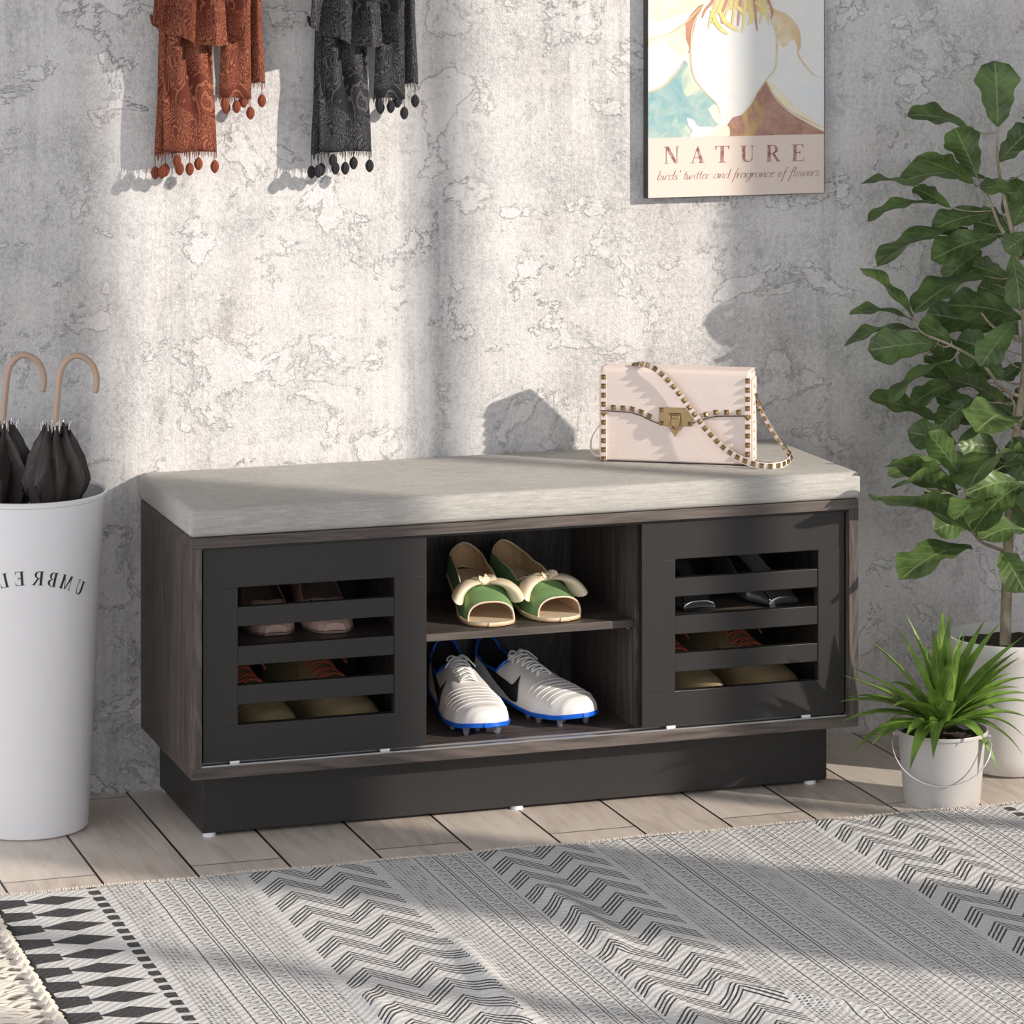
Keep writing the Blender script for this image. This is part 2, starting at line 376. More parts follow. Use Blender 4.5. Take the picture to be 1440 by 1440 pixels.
# green peep toe pumps with bow
def green_shoe(mir):
    root=empty('peep_toe_shoe'); L=.232
    wid=[(0,.010),(.03,.021),(.10,.029),(.3,.030),(.5,.033),(.7,.0395),(.84,.0395),(.92,.035),(.96,.028),(.985,.018),(1,.006)]
    hgt=[(0,.042),(.05,.043),(.2,.048),(.4,.054),(.55,.054),(.66,.050),(.8,.037),(.92,.027),(1,.021)]
    sole=[(0,.042),(.12,.040),(.35,.025),(.6,.008),(.75,.005),(1,.006)]
    def pc(t):
        if t>.64: return PI/2
        if t<.03: return PI/2*.98
        u=(t-.03)/.61
        q=PI/2*(.98-.60*(min(1,u/.12)**.7)+0.0)
        if u>.85: q+= (PI/2-q)*((u-.85)/.15)**2*.98
        return q
    S=Shoe(L,wid,hgt,sole,pc)
    up=S.upper(0,.915).build('upper',[GRN,TAN,CREAM],root,solid=.0018,inner=1,rim=2,sub=1)
    tr=rimpath(S,0.03,.64); MB().tube(smooth_path(tr[::2],2),.0011,6).build('trim',CREAM,up)
    pts=[S.pt(.915,PI*k/20) for k in range(21)]; MB().tube(pts,.0013,6).build('toe_trim',CREAM,up)
    S.solemesh(.0035,.0012).build('insole',CREAM,root)
    S2=Shoe(L,wid,hgt,[(a,b-.0035) for a,b in sole],pc)
    S2.solemesh(.0022,.0018).build('outsole',TAN,root)
    # wedge heel
    hb=MB(); rows=[]
    for k in range(9):
        q=k/8; z=.036*(1-q)+.0005; yb=-.004-.002*q*2; yf=-.085+.035*q; ww=.020+.002*(1-q)
        rows.append([Vector((ww*math.cos(a),(yb+yf)/2+(yb-yf)/2*math.sin(a),z)) for a in [2*PI*j/20 for j in range(20)]])
    hb.grid(rows,closed=True); hb.add(rows[-1],[tuple(range(20))]); hb.build('heel',GRN,root)
    # bow: knot + two folded loops
    bow=MB(); c=S.pt(.715,PI/2,.004)
    kn=[c+Vector((-.012+.024*i/10,.002*math.sin(i*1.4),.002*math.sin(i*2.3))) for i in range(11)]
    bow.tube(kn,[.0085+.003*math.sin(i*2.1+1) for i in range(11)],10,flat=.75)
    for k in range(3): bow.tube([c+Vector((x,-.004+.003*k+.3*x,.006-abs(x)*.3)) for x in (-.013,-.006,0,.006,.013)],[.0014,.0022,.0026,.0022,.0014],8)
    for sd in (-1,1):
        rows=[]
        for i in range(15):
            q=i/14; phi=PI/2-sd*(.12+q*.95)*(1 if sd>0 else 1)
            ctr=S.pt(.72+.06*q,phi,.004+.004*math.sin(PI*q)+.006*q); hw=.010+.016*q**.7*(1-.2*q)
            ad=Vector((sd*.25*q,-1,-.15*q)).normalized(); nn=(S.pt(.72,phi,.02)-S.pt(.72,phi,0)).normalized()
            rows.append([ctr+ad*hw*math.cos(a)+nn*(.003+.0080*q)*math.sin(a) for a in [2*PI*j/14 for j in range(14)]])
        bow.grid(rows,closed=True)
        rim=[p.copy() for p in rows[-1]]; inn=[p.lerp(rows[-4][j],.6).lerp(sum(rows[-2],Vector())/14,.12) for j,p in enumerate(rim)]
        bow.grid([rim,inn],closed=True,mi=0); bow.add(inn,[tuple(range(14))],1)
    bow.build('bow',[CREAM,TAN],root,ang=60)
    return root
g=green_shoe(0); place(g,(.499,-.03),(.473,-.285),SZ+.0015,.232)
tag(g,'green peep toe pump with cream bow, left one on the middle shelf','shoe','green pumps on the middle shelf')
g2=copy_tree(g); place(g2,(.556,-.03),(.586,-.283),SZ+.0015,.232)
tag(g2,'green peep toe pump with cream bow, right one on the middle shelf','shoe')
# white football boots
def cleat(mir):
    root=empty('football_boot'); L=.272
    wid=[(0,.012),(.02,.021),(.07,.029),(.2,.032),(.4,.034),(.6,.043),(.75,.047),(.87,.043),(.94,.034),(.975,.023),(.992,.013),(1,.004)]
    hgt=[(0,.070),(.05,.076),(.2,.060),(.34,.058),(.42,.060),(.55,.052),(.7,.043),(.85,.035),(.94,.028),(.98,.020),(1,.008)]
    sole=[(0,.024),(.2,.021),(.45,.017),(.7,.0145),(.9,.017),(1,.021)]
    def pc(t):
        if t<.02 or t>.36: return PI/2
        u=(t-.02)/.34; e=min(1,u/.10,(1-u)/.16)
        return PI/2-(PI/2*.62)*e**.6
    bd=(lambda t:.004*mir*math.sin(PI*t))
    S=Shoe(L,wid,hgt,sole,pc,bd,(.72,.8))
    up=S.upper(0,1,56,14).build('upper',[WHL,DK,BLUE],root,solid=.0022,inner=1,rim=2,sub=1)
    # quilted seams on the vamp
    qm=MB()
    for k in range(6):
        t=.66+.042*k; qm.tube([S.pt(t+.02*math.sin(3*a),.5+a*(PI-1.0),.0002) for a in [j/14 for j in range(15)]],.0007,5)
    for k in (): qm.tube([S.pt(.64+.022*j,PI/2+k*.22+ (.05*j if k<0 else -.05*j)*.4,.0003) for j in range(11)],.0006,5)
    qm.build('quilting',WHL,up)
    rp=rimpath(S,.02,.36); MB().tube(rp,.0022,6).build('collar',BLUE,up)
    # plate
    S.solemesh(lambda t:.0065+.001*math.sin(9*t),.0022,top=.003).build('sole_plate',BLUE,root,bevel=.001)
    for tx,xx in ((.12,-.017),(.12,.017),(.22,-.015),(.22,.015),(.62,-.03),(.62,.03),(.74,.034),(.74,-.034),(.88,-.024),(.88,.024),(.80,0.0)):
        z=interp(sole,tx)-.003
        st=MB().lathe([(.0062,z),(.0052,z-.006),(.0036,.0006),(.0030,0),(0,0)],(xx+bd(tx),-tx*L,0),12).build('stud',[CLEAR if tx>.6 else BLUE],root)
    # tongue
    tg=MB(); rows=[]
    for i in range(13):
        q=i/12; t=.60-.30*q; c=S.pt(t,PI/2,.001+.010*max(0,q-.72)); hw=.010+.006*q - (.006*max(0,q-.85)/.15)
        rows.append([c+Vector((hw*a,0,-.004*a*a+.0008)) for a in (-1,-.6,-.2,.2,.6,1)])
    tg.grid(rows); tg.build('tongue',[WHL],root,solid=.004,sub=1)
    # little mark on the tongue top
    # laces
    lc=MB(); ts=[.62,.575,.53,.485,.44,.395,.355]
    for i,t in enumerate(ts):
        hw=.013+.0035*i/6
        def P(sd,t=t,hw=hw): 
            w_=interp(wid,t); return sd*min(hw,w_*.8)
        def onS(x,t,o):
            w_=interp(wid,t); c=max(-1,min(1,(x/w_))); ph=math.acos(math.copysign(abs(c)**(1/.72),c)); return S.pt(t,ph,o)
        if i<len(ts)-1:
            t2=ts[i+1]
            for sd in (-1,1):
                lc.tube(smooth_path([onS(sd*hw,t,.0005),onS(sd*hw*.6,t*.75+t2*.25,.0045),onS(0,(t+t2)/2,.0062+.001*sd),onS(-sd*hw*.6,t*.25+t2*.75,.0045),onS(-sd*hw,t2,.0005)],3),.0021,6,flat=.6)
        lc.tube(smooth_path([onS(-hw,t,.0005),onS(-hw*.5,t,.0035),onS(0,t,.0045),onS(hw*.5,t,.0035),onS(hw,t,.0005)],3),.0017,6,flat=.6)
    tp=S.pt(.355,PI/2,.007)
    for sd in (-1,1):
        lc.tube(smooth_path([tp,tp+Vector((sd*.009,.002,.003)),tp+Vector((sd*.017,-.004,-.002)),tp+Vector((sd*.009,-.008,-.002)),tp],4),.0014,6)
        lc.tube(smooth_path([tp,tp+Vector((sd*.010,-.012,.003)),tp+Vector((sd*.024,-.022,-.010))],4),.0013,6)
    lc.build('laces',LACE,root)
    # side mark (tick) on both sides
    def tick(side):
        mb=MB(); rows=[]
        top=[(.02,.60),(.10,.53),(.20,.42),(.30,.32),(.38,.27),(.44,.285),(.475,.42),(.497,.60)]
        bot=[(.02,.60),(.10,.47),(.20,.32),(.30,.185),(.38,.10),(.44,.06),(.50,.10),(.510,.58)]
        top=[(.06,.86),(.15,.74),(.25,.60),(.35,.48),(.42,.44),(.47,.48),(.495,.66),(.505,.90)]
        bot=[(.06,.86),(.15,.60),(.25,.38),(.35,.20),(.43,.10),(.50,.08),(.545,.20),(.507,.92)]
        tp_=smooth_path([(a,b,0) for a,b in top],5); bt_=smooth_path([(a,b,0) for a,b in bot],5)
        for a,b in zip(tp_,bt_):
            row=[]
            for k in range(6):
                q=a.lerp(b,k/5); ph=q.y; row.append(S.pt(q.x*1.07,ph if side>0 else PI-ph,.0009))
            rows.append(row)
        mb.grid(rows); return mb
    for sd in (-1,1): tick(sd).build('side_mark',BLKP,up,solid=.0005,off=1)
    tm=MB(); c=S.pt(.315,PI/2,.0125)
    tm.add([c+Vector(p) for p in ((-.006,0,.0),(-.001,-.003,0),(.007,.004,.0),(-.0015,-.0005,.0))],[(0,1,2,3)]); 
    return root
c1=cleat(-1); place(c1,(.474,-.03),(.4585,-.303),Z0+T+.0007,.272)
tag(c1,'white studded football boot with black tick and blue sole, left one of the pair','shoe','white football boots on the bottom shelf')
c2=copy_tree(c1); place(c2,(.540,-.03),(.6185,-.287),Z0+T+.0007,.272)
tag(c2,'white studded football boot with black tick and blue sole, right one turned sideways','shoe')
# pink pumps
def pump(upm,inm,square=False):
    root=empty('silver_shoe' if square else 'pink_pump'); L=.225
    tipw=.026 if square else .016
    wid=[(0,.010),(.03,.020),(.10,.027),(.35,.030),(.6,.036),(.75,.039),(.88,.034 if not square else .030),(.96,.026),(1,tipw)]
    hgt=[(0,.060),(.1,.062),(.4,.060),(.6,.050),(.75,.036),(.9,.024),(1,.012)]
    sole=[(0,.046),(.15,.042),(.38,.022),(.62,.005),(.8,.003),(1,.004)]
    def pc(t):
        if t>.72: return PI/2
        if t<.03: return PI/2*.98
        u=(t-.03)/.69
        q=PI/2*(.98-.58*(min(1,u/.12)**.7))
        if u>.88: q+=(PI/2-q)*((u-.88)/.12)**2
        return q
    S=Shoe(L,wid,hgt,sole,pc,exp=(.8,.8))
    up=S.upper(0,1).build('upper',[upm,inm,upm],root,solid=.0016,inner=1,rim=2,sub=1)
    S.solemesh(.003,.001).build('sole',BLKR if square else inm,root)
    hb=MB().tube([(0,-.022,.042),(0,-.018,.025),(0,-.016,.0005)],[.016,.009,.006],14).build('heel',upm,root)
    if square:
        bm_=MB()
        for sd in (-1,1):
            bm_.grid([[Vector((sd*.027,-.03-.03*q,.06+.03*a)) + Vector((-sd*.012*a,.0,0)) for q in (0,.5,1)] for a in (0,.5,1,1.5)])
        bm_.build('ankle_strap',GRY,root,solid=.002)
        for sd in (-1,1):
            MB().tube([S.pt(.72+.026*k,PI/2-sd*(.35+.07*k),.0006) for k in range(11)],.0010,5).build('piping',CHROME,up)
    else:
        for sd in (-1,1):
            MB().tube([S.pt(.73,PI/2-sd*(.5+.06*k),.0012) for k in range(6)],.0013,6).build('brooch',CHROME,root)
    return root
p1=pump(PNK,PNKI); a=atz(388,894,SZ); place(p1,(a.x+.01,-.02),(a.x,a.y),SZ,.225)
tag(p1,'pale pink pump behind the left door slats, left one of the pair','shoe','pink pumps behind the left door')
p2=copy_tree(p1); a=atz(471,891,SZ); place(p2,(a.x+.012,-.02),(a.x,a.y),SZ,.225)
tag(p2,'pale pink pump behind the left door slats, right one of the pair','shoe')
s1=pump(SIL,GRY,True); a=atz(984,859,SZ); place(s1,(a.x-.005,-.02),(a.x,a.y),SZ,.225)
tag(s1,'silver patent shoe with pale grey strap behind the right door, left of its pair','shoe','silver shoes behind the right door')
s2=copy_tree(s1); a=atz(1103,853,SZ); place(s2,(a.x-.035,-.02),(a.x,a.y),SZ,.225)
tag(s2,'silver patent shoe with pale grey strap behind the right door, right of its pair','shoe')
# olive lace-up boots
def ankle_boot():
    root=empty('suede_boot'); L=.262
    wid=[(0,.012),(.02,.022),(.08,.031),(.3,.035),(.5,.038),(.7,.046),(.85,.044),(.94,.034),(.98,.021),(1,.005)]
    hgt=[(0,.105),(.1,.11),(.35,.108),(.45,.092),(.6,.068),(.75,.052),(.9,.040),(1,.016)]
    sole=[(0,.016),(1,.016)]
    def pc(t):
        if t<.02 or t>.40: return PI/2
        u=(t-.02)/.38; return PI/2-PI/2*.38*min(1,u/.1,(1-u)/.2)**.6
    S=Shoe(L,wid,hgt,sole,pc,exp=(.75,.7))
    up=S.upper(0,1).build('upper',[OLV,PNKI,OLV],root,solid=.0025,inner=1,rim=2,sub=1)
    sm=MB()
    for off in (0,.012):
        sm.tube([S.pt(.80-.10*math.sin(PI*k/16)*-1*1.0-off-.10,.15+(PI-.3)*k/16,.0003) for k in range(17)],.0007,5)
    sm.tube([S.pt(.56-.02*k,.25+.11*k,.0004) for k in range(9)],.0007,5); sm.tube([S.pt(.56-.02*k,PI-.25-.11*k,.0004) for k in range(9)],.0007,5)
    sm.build('seam',OLVS,up)
    S.solemesh(.016,.0035).build('sole',OLVS,root,bevel=.002)
    lc=MB(); ts=[.66,.61,.56,.51,.46,.42]
    for i,t in enumerate(ts):
        a0=.42
        for sd in (-1,1):
            if i<5:
                t2=ts[i+1]; lc.tube(smooth_path([S.pt(t,PI/2-sd*a0,.001),S.pt((t*3+t2)/4,PI/2-sd*a0*.5,.005),S.pt((t+t2)/2,PI/2,.007),S.pt((t+3*t2)/4,PI/2+sd*a0*.5,.005),S.pt(t2,PI/2+sd*a0,.001)],4),.0019,6)
    tp=S.pt(.44,PI/2,.008)
    for sd in (-1,1):
        lc.tube(smooth_path([tp,tp+Vector((sd*.016,-.004,.012)),tp+Vector((sd*.034,-.012,-.004)),tp+Vector((sd*.014,-.012,.0)),tp],5),.0019,6)
        lc.tube(smooth_path([tp,tp+Vector((sd*.018,-.022,.004)),tp+Vector((sd*.038,-.034,-.022))],5),.0018,6)
    lc.build('laces',CORAL,root)
    tb=MB(); c=[S.pt(.16,PI-.85,.0015),S.pt(.22,PI-.85,.0015),S.pt(.205,PI-.62,.0015),S.pt(.175,PI-.62,.0015)]
    tb.add(c,[(0,1,2,3)]); tb.build('side_tab',CORAL,up,solid=.002,off=1)
    return root
OX=.674
b1=ankle_boot(); place(b1,(.075,-.035),(.155,-.278),Z0+T+.0007,.262)
tag(b1,'olive suede lace up boot behind the left door, cut off by its left stile','shoe','olive suede boots behind the left door')
b2=copy_tree(b1); place(b2,(.198,-.035),(.284,-.276),Z0+T+.0007,.262)
tag(b2,'olive suede boot with coral laces behind the middle of the left door slats','shoe')
b3=copy_tree(b1); place(b3,(.078+OX,-.035),(.158+OX,-.278),Z0+T+.0007,.262)
tag(b3,'tan olive suede boot behind the right door, cut off by its left stile','shoe',); b3['group']='olive suede boots behind the right door'
b4=copy_tree(b2); place(b4,(.198+OX,-.035),(.284+OX,-.276),Z0+T+.0007,.262)
tag(b4,'olive suede boot with coral laces behind the middle of the right door slats','shoe'); b4['group']='olive suede boots behind the right door'
# ------------------------------------------------------------------ handbag
zc=.4865
bl=atz(845,648,zc); br=atz(1056,655,zc); ux=(br-bl); BW=ux.length; ang=math.atan2(ux.y,ux.x); BH=.1445; BD=.048
bag=empty('handbag',(bl.x,bl.y,zc),ang)
tag(bag,'blush pink leather handbag with brass pyramid studs standing on the cushion','handbag')
inv=(Matrix.Translation(bag.location)@Matrix.Rotation(ang,4,'Z')).inverted()
def bl_(p): return inv@p
body=MB().box((0.001,0,0),(BW-.001,BD,BH-.006)).build('body',[PINKL],bag,bevel=.004,bseg=3)
def gus(x0,x1): return MB().box((x0,.004,.004),(x1,BD-.004,BH-.012))
gus(BW-.001,BW+.003).build('gusset',PINKS,bag,bevel=.001); gus(-.003,.001).build('gusset',PINKS,bag,bevel=.001)
# flap
edge=[(0,.078),(.10,.0775),(.20,.0765),(.27,.072),(.33,.0655),(.38,.0610),(.60,.0610),(.655,.066),(.71,.071),(.77,.0745),(.88,.0755),(1,.0765)]
fl=MB(); rows=[]
for i in range(41):
    u=i/40; ze=interp(edge,u); col=[]
    for k in range(9): col.append(Vector((u*BW,-.0016,ze+(BH-.007-ze)*k/8)))
    for k in range(1,7):
        a=PI/2*k/6; col.append(Vector((u*BW,-.0016+.0065*(1-math.cos(a)),BH-.007+.0065*math.sin(a))))
    col.append(Vector((u*BW,BD-.003,BH-.0005))); col.append(Vector((u*BW,BD+.001,BH-.006))); col.append(Vector((u*BW,BD+.001,BH*.5)))
    rows.append(col)
flap=fl.grid(rows).build('flap',[PINKL,PINKL,PINKS],bag,solid=.0016,off=1,rim=2)
pp=MB().tube([Vector((i/40*BW,-.0035,interp(edge,i/40)+.0006)) for i in range(41)],.0007,5).build('edge_binding',EDGE,flap)
for x0 in (.0002,BW-.0092): MB().box((x0,-.0036,.001),(x0+.009,-.0002,BH-.008)).build('side_border',PINKS,bag,bevel=.0004)
MB().box((0.0,-.001,-.0003),(BW,BD,.0015)).build('base_trim',EDGE,bag)
def pyr(sz,h):
    m=MB(); a=sz/2; m.add([(-a,0,-a),(a,0,-a),(a,0,a),(-a,0,a),(-a*.85,-h*.35,-a*.85),(a*.85,-h*.35,-a*.85),(a*.85,-h*.35,a*.85),(-a*.85,-h*.35,a*.85),(0,-h,0)],
      [(0,3,2,1),(0,1,5,4),(1,2,6,5),(2,3,7,6),(3,0,4,7),(4,5,8),(5,6,8),(6,7,8),(7,4,8)]); return m
proto=pyr(.0078,.0040).build('stud',BRASS,bag,smooth=False); first=[True]
def stud(parent,loc,roty=0,mat=None,sc=1):
    o=proto if first[0] else proto.copy()
    if not first[0]: C.objects.link(o)
    first[0]=False; o.parent=parent
    o.matrix_parent_inverse=Matrix.Identity(4)
    if mat is None: o.location=loc; o.rotation_euler=(0,roty,0)
    else: o.matrix_local=mat
    o.scale=(sc,sc,sc); return o
for xx in (.0047,BW-.0047):
    zs=[.004+.0141*k for k in range(10)]
    for k,z in enumerate(zs):
        stud(bag,(xx,-.0038 if z<.078 else -.0040,z),R(45) if k==5 else 0)
ub=[.085,.150,.212,.270,.325]+[.660,.705,.770,.840,.92]
for u in ub:
    sl=(interp(edge,u+.02)-interp(edge,u-.02))/(.04*BW); stud(bag,(u*BW,-.0034,interp(edge,u)+.0065),-math.atan(sl))
for k in range(9):      # rounded rivets on the right gusset
    a=MB().lathe([(0,.0018),(.0018,.0012),(.0026,0)],n=12).build('rivet',BRASS,bag); a.rotation_euler=(0,PI/2,0); a.location=(BW+.003,.010,.012+.0138*k)
# clasp
cx0,cx1=.393*BW,.615*BW
pl=MB().box((cx0,-.0056,.0585),(cx1,-.0032,.0865)).build('clasp_plate',BRASS,bag,bevel=.0005)
for xx in (cx0+.004,cx1-.004):
    for zz in (.0625,.0825): stud(bag,(xx,-.0057,zz),0,sc=.8)
cm=(cx0+cx1)/2-.001
tgm=MB(); poly=[(-.0098,.070),(.0098,.070),(.0098,.058),(0,.0415),(-.0098,.058)]
tgm.prism([(cm+a,b) for a,b in poly],lambda x,y:Vector((x,-.0074,y)),lambda x,y:Vector((x,-.0056,y))); tgm.build('clasp_tongue',BRASS,bag,bevel=.0005)
rg=[Vector((cm+.0075*math.cos(a),-.0105,.0675+ (.0125*math.sin(a)))) for a in [PI+PI*k/14 for k in range(15)]]
MB().tube([Vector((cm-.0075,-.0085,.0765))]+rg+[Vector((cm+.0075,-.0085,.0765))],.0013,8).tube([Vector((cm-.0085,-.0085,.0765)),Vector((cm+.0085,-.0085,.0765))],.0018,8).build('clasp_ring',BRASS,bag)
# strap (traced path, given its own depth in the bag's frame)
def bpt(u,v,n):    # pixel on the plane n metres in front of the bag's front face
    P0=bag.matrix_basis@Vector((0,-n,0)); N=Matrix.Rotation(ang,3,'Z')@Vector((0,-1,0)); d=ray(u,v)
    return bl_(CAM+d*((P0-CAM).dot(N)/d.dot(N)))
A_=[(889,514,-.030),(898,512.5,-.012),(909,513,.004),(922,519,.010),(940.5,536,.010),(959,558.5,.010),(977,583,.011),(995.5,607,.013),(1020,631.5,.016),(1044,646.5,.020),(1069,654.5,.022),(1092,655,.014)]
path=[bpt(*q) for q in A_]; nrm=[Vector((0,-1,.6)),Vector((0,-1,.5)),Vector((0,-1,.25))]+[Vector((0,-1,0))]*6+[Vector((.1,-1,0)),Vector((.2,-1,0)),Vector((.45,-1,0))]
B_=[(1106,650,-.008,Vector((1,-.6,0))),(1111.5,642,-.028,Vector((1,.1,.1))),(1103,629,-.042,Vector((.7,.6,.4))),(1086,605,-.044,Vector((.6,.7,.3))),(1071,578,-.040,Vector((.7,.7,.2))),(1062,555,-.032,Vector((.9,.4,.1))),(1057.5,543,-.026,Vector((1,.1,0)))]
for u,v,n,N in B_: path.append(bpt(u,v,n)); nrm.append(N)
K=5; pth=smooth_path(path,K); nn=smooth_path(nrm,K)
st=MB(); rows=[]
for i,p in enumerate(pth):
    t=(pth[min(i+1,len(pth)-1)]-pth[max(i-1,0)]).normalized(); N=nn[i].normalized(); N=(N-t*N.dot(t)).normalized(); wv=t.cross(N)
    hw=.0052; rows.append([p-wv*hw+N*.0007,p+wv*hw+N*.0007,p+wv*hw-N*.0007,p-wv*hw-N*.0007])
mbs=MB(); n=4
for j,mi in ((0,0),(1,1),(2,0),(3,1)):
    mbs.grid([[r[j],r[(j+1)%4]] for r in rows],mi)
strap=mbs.build('strap',[PINKS,EDGE],bag)
acc=0; last=pth[0]; nxt=.008
for i in range(1,len(pth)):
    seg=(pth[i]-pth[i-1]).length
    while acc+seg>nxt:
        q=(nxt-acc)/seg; p=pth[i-1].lerp(pth[i],q); t=(pth[i]-pth[i-1]).normalized(); N=nn[i].normalized(); N=(N-t*N.dot(t)).normalized()
        for sgn in ((1,) if i<13*K+2 else (1,-1)):
            Y=-N*sgn; X=t; Z=X.cross(Y); m=Matrix((X,Y,Z)).transposed().to_4x4(); m.translation=p+N*sgn*.0008
            m3=m@Matrix.Rotation(R(0),4,'Y'); o=stud(strap,None,mat=m3,sc=1.0)
        nxt+=.0133
    acc+=seg
# second strap end behind the left side
lp=[bpt(842,598,-.02),bpt(833,612,-.03),bpt(830,628,-.035),bpt(836,640,-.03),bpt(843,642,-.02)]
sp=smooth_path(lp,5); m_=MB(); m_.grid([[p+Vector((0,-.004,0)),p+Vector((0,.004,0))] for p in sp]); m_.build('strap_tail',PINKS,bag,solid=.0014)
# ------------------------------------------------------------------ wall art
ART=empty('wall_art',((.817+1.122)/2,-.001,.881)); tag(ART,'framed NATURE poster of a white flower hanging on the plaster wall','picture')
def wp(o): o.matrix_parent_inverse=ART.matrix_basis.inverted(); return o
ART_M=ART.matrix_basis.copy()
AX0,AX1,AZ0,AZ1=.8165,1.1225,.8812,1.335
FR=plain('black frame',(.03,.03,.032),.4,bd=0)
def kid(mb,name,mat,par=None,**k):
    o=mb.build(name,mat,None,**k); o.parent=par or ART; o.matrix_parent_inverse=Matrix.Translation(-Vector(((.817+1.122)/2,-.001,.881))) ; return o
kid(MB().box((AX0,-.0195,AZ0),(AX1,-.001,AZ1)),'frame',FR)
PAP=plain('cream paper',(.74,.63,.55),.55,grain=8,var=.02,bd=0)
def paint(name,c1,c2,sc=40,c3=None):
    m=M(name,rough=.5); n=m.noise(m.map(),sc,5,.6,1.2); n2=m.noise(m.map(loc=(4,2,1)),sc*.4,4,.6,.8)
    c=m.ramp(n,[(.35,c1),(.65,c2)]); 
    if c3: c=m.mix(n2.ss(.5,.62),c,c3)
    m.col(c); return m.m
WHT=paint('petal white',(.75,.76,.76),(.80,.80,.75),22,(.73,.77,.79)); TEAL=paint('teal wash',(.22,.42,.45),(.42,.55,.50),30,(.60,.68,.52))
BRN=paint('russet wash',(.34,.17,.13),(.46,.28,.22),34,(.55,.36,.16)); SAND=paint('ochre wash',(.68,.50,.28),(.75,.66,.48),30); YEL=paint('yellow stroke',(.78,.60,.18),(.80,.70,.32),60); CRM=paint('pale yellow wash',(.80,.74,.52),(.84,.80,.68),30); RED=paint('brick wash',(.50,.22,.13),(.58,.30,.20),40)
# one print, thin layers of paint relief
pm_=MB(); YF=-.0197
def cp(x,y,dy): 
    p=at(880+x/4.5,y/4.5,YF-dy); return Vector((p.x,YF-dy,p.z))
zsplit=.9775
pm_.box((AX0+.0012,YF-.0004,AZ0+.0012),(AX1-.0012,YF+.0002,zsplit),0)
pm_.box((AX0+.0012,YF-.0004,zsplit),(AX1-.0012,YF+.0002,AZ1-.0012),1)
def layer(pts,mi,k,smooth=True):
    P=[cp(x,y,.0004+.00012*k) for x,y in pts]
    if smooth: P=smooth_path(P+[P[0]],4)[:-1]
    for p in P:
        p.z=max(zsplit,p.z); p.x=min(max(p.x,AX0+.0012),AX1-.0012)
    pm_.add(P,[tuple(range(len(P)))],mi)
layer([(145,585),(250,535),(320,460),(375,380),(410,460),(430,520),(500,595),(565,650),(585,700),(590,790),(585,900),(400,900),(145,900)],2,1)
layer([(885,505),(930,600),(1000,680),(1100,740),(1180,780),(1262,820),(1262,862),(1262,905),(662,905),(662,760),(740,722),(800,650),(850,560)],3,1)
layer([(500,20),(450,120),(425,220),(410,300),(395,340),(380,270),(365,190),(400,110),(450,50)],7,2)
layer([(895,45),(990,75),(1060,130),(1105,210),(1100,320),(1060,250),(1000,300),(960,240),(940,140)],4,2)
layer([(145,240),(280,205),(370,150),(380,240),(400,320),(340,350),(250,260),(145,300)],6,3)
layer([(900,500),(960,560),(1060,660),(1180,760),(1250,800),(1250,830),(1100,750),(1000,680),(930,600)],6,3)
layer([(520,690),(560,660),(600,700),(600,790),(560,760)],6,3); layer([(385,745),(430,760),(460,800),(560,810),(590,900),(400,900),(420,830),(395,790)],1,4)
layer([(540,820),(590,790),(650,800),(655,870),(600,900),(540,870)],6,5)
layer([(150,-200),(400,-260),(480,-100),(520,0),(430,60),(300,110),(150,120)],6,2); layer([(560,-60),(700,-120),(860,-60),(900,30),(820,80),(700,60),(560,60)],4,3)
def stroke(pts,w_,mi,k):
    P=smooth_path([cp(x,y,.0004+.00012*k) for x,y in pts],5); rr=[]
    for i,p in enumerate(P):
        t=(P[min(i+1,len(P)-1)]-P[max(i-1,0)]); nrm_=Vector((-t.z,0,t.x)).normalized(); q=i/(len(P)-1); ww=w_/4.5/900*(.4+.6*math.sin(PI*min(1,q*.8+.2)))
        rr.append([p+nrm_*ww,p-nrm_*ww])
    pm_.grid(rr,mi)
for p in ([(150,250),(280,210),(370,150),(440,80),(500,20)],[(490,40),(430,150),(415,260),(415,400),(440,500),(510,590),(575,655),(595,720)],[(890,70),(950,200),(955,300),(945,430),(885,510),(810,620),(740,722)],
          [(1000,80),(1080,170),(1095,250),(1090,340),(1140,420),(1200,480),(1250,490)],[(890,510),(930,590),(1000,670),(1100,735),(1250,810)],[(145,585),(250,535),(320,460),(380,380)]): stroke(p,6,4,6)
rs=random.Random(3)
for i in range(13):
    x0=570+27*i; bend_=(i-8)*9; ln=90+rs.random()*90+(60 if i in(1,3,7,9) else 0)
    stroke([(x0+0,-60),(x0+bend_*.3,10),(x0+bend_*.9,ln*.55),(x0+bend_*1.2+rs.uniform(-18,18),ln)],9,5 if i%3 else 7,7)
for p in ([(545,60),(570,140),(610,190),(645,215)],[(590,60),(625,130),(670,170),(715,195)],[(700,40),(745,80),(755,115)],[(770,30),(805,100),(775,160)],[(820,10),(870,60),(868,95)]): stroke(p,14,5,8)
kid(pm_,'print',[PAP,WHT,TEAL,BRN,SAND,YEL,CRM,RED],weld=False,smooth=False)
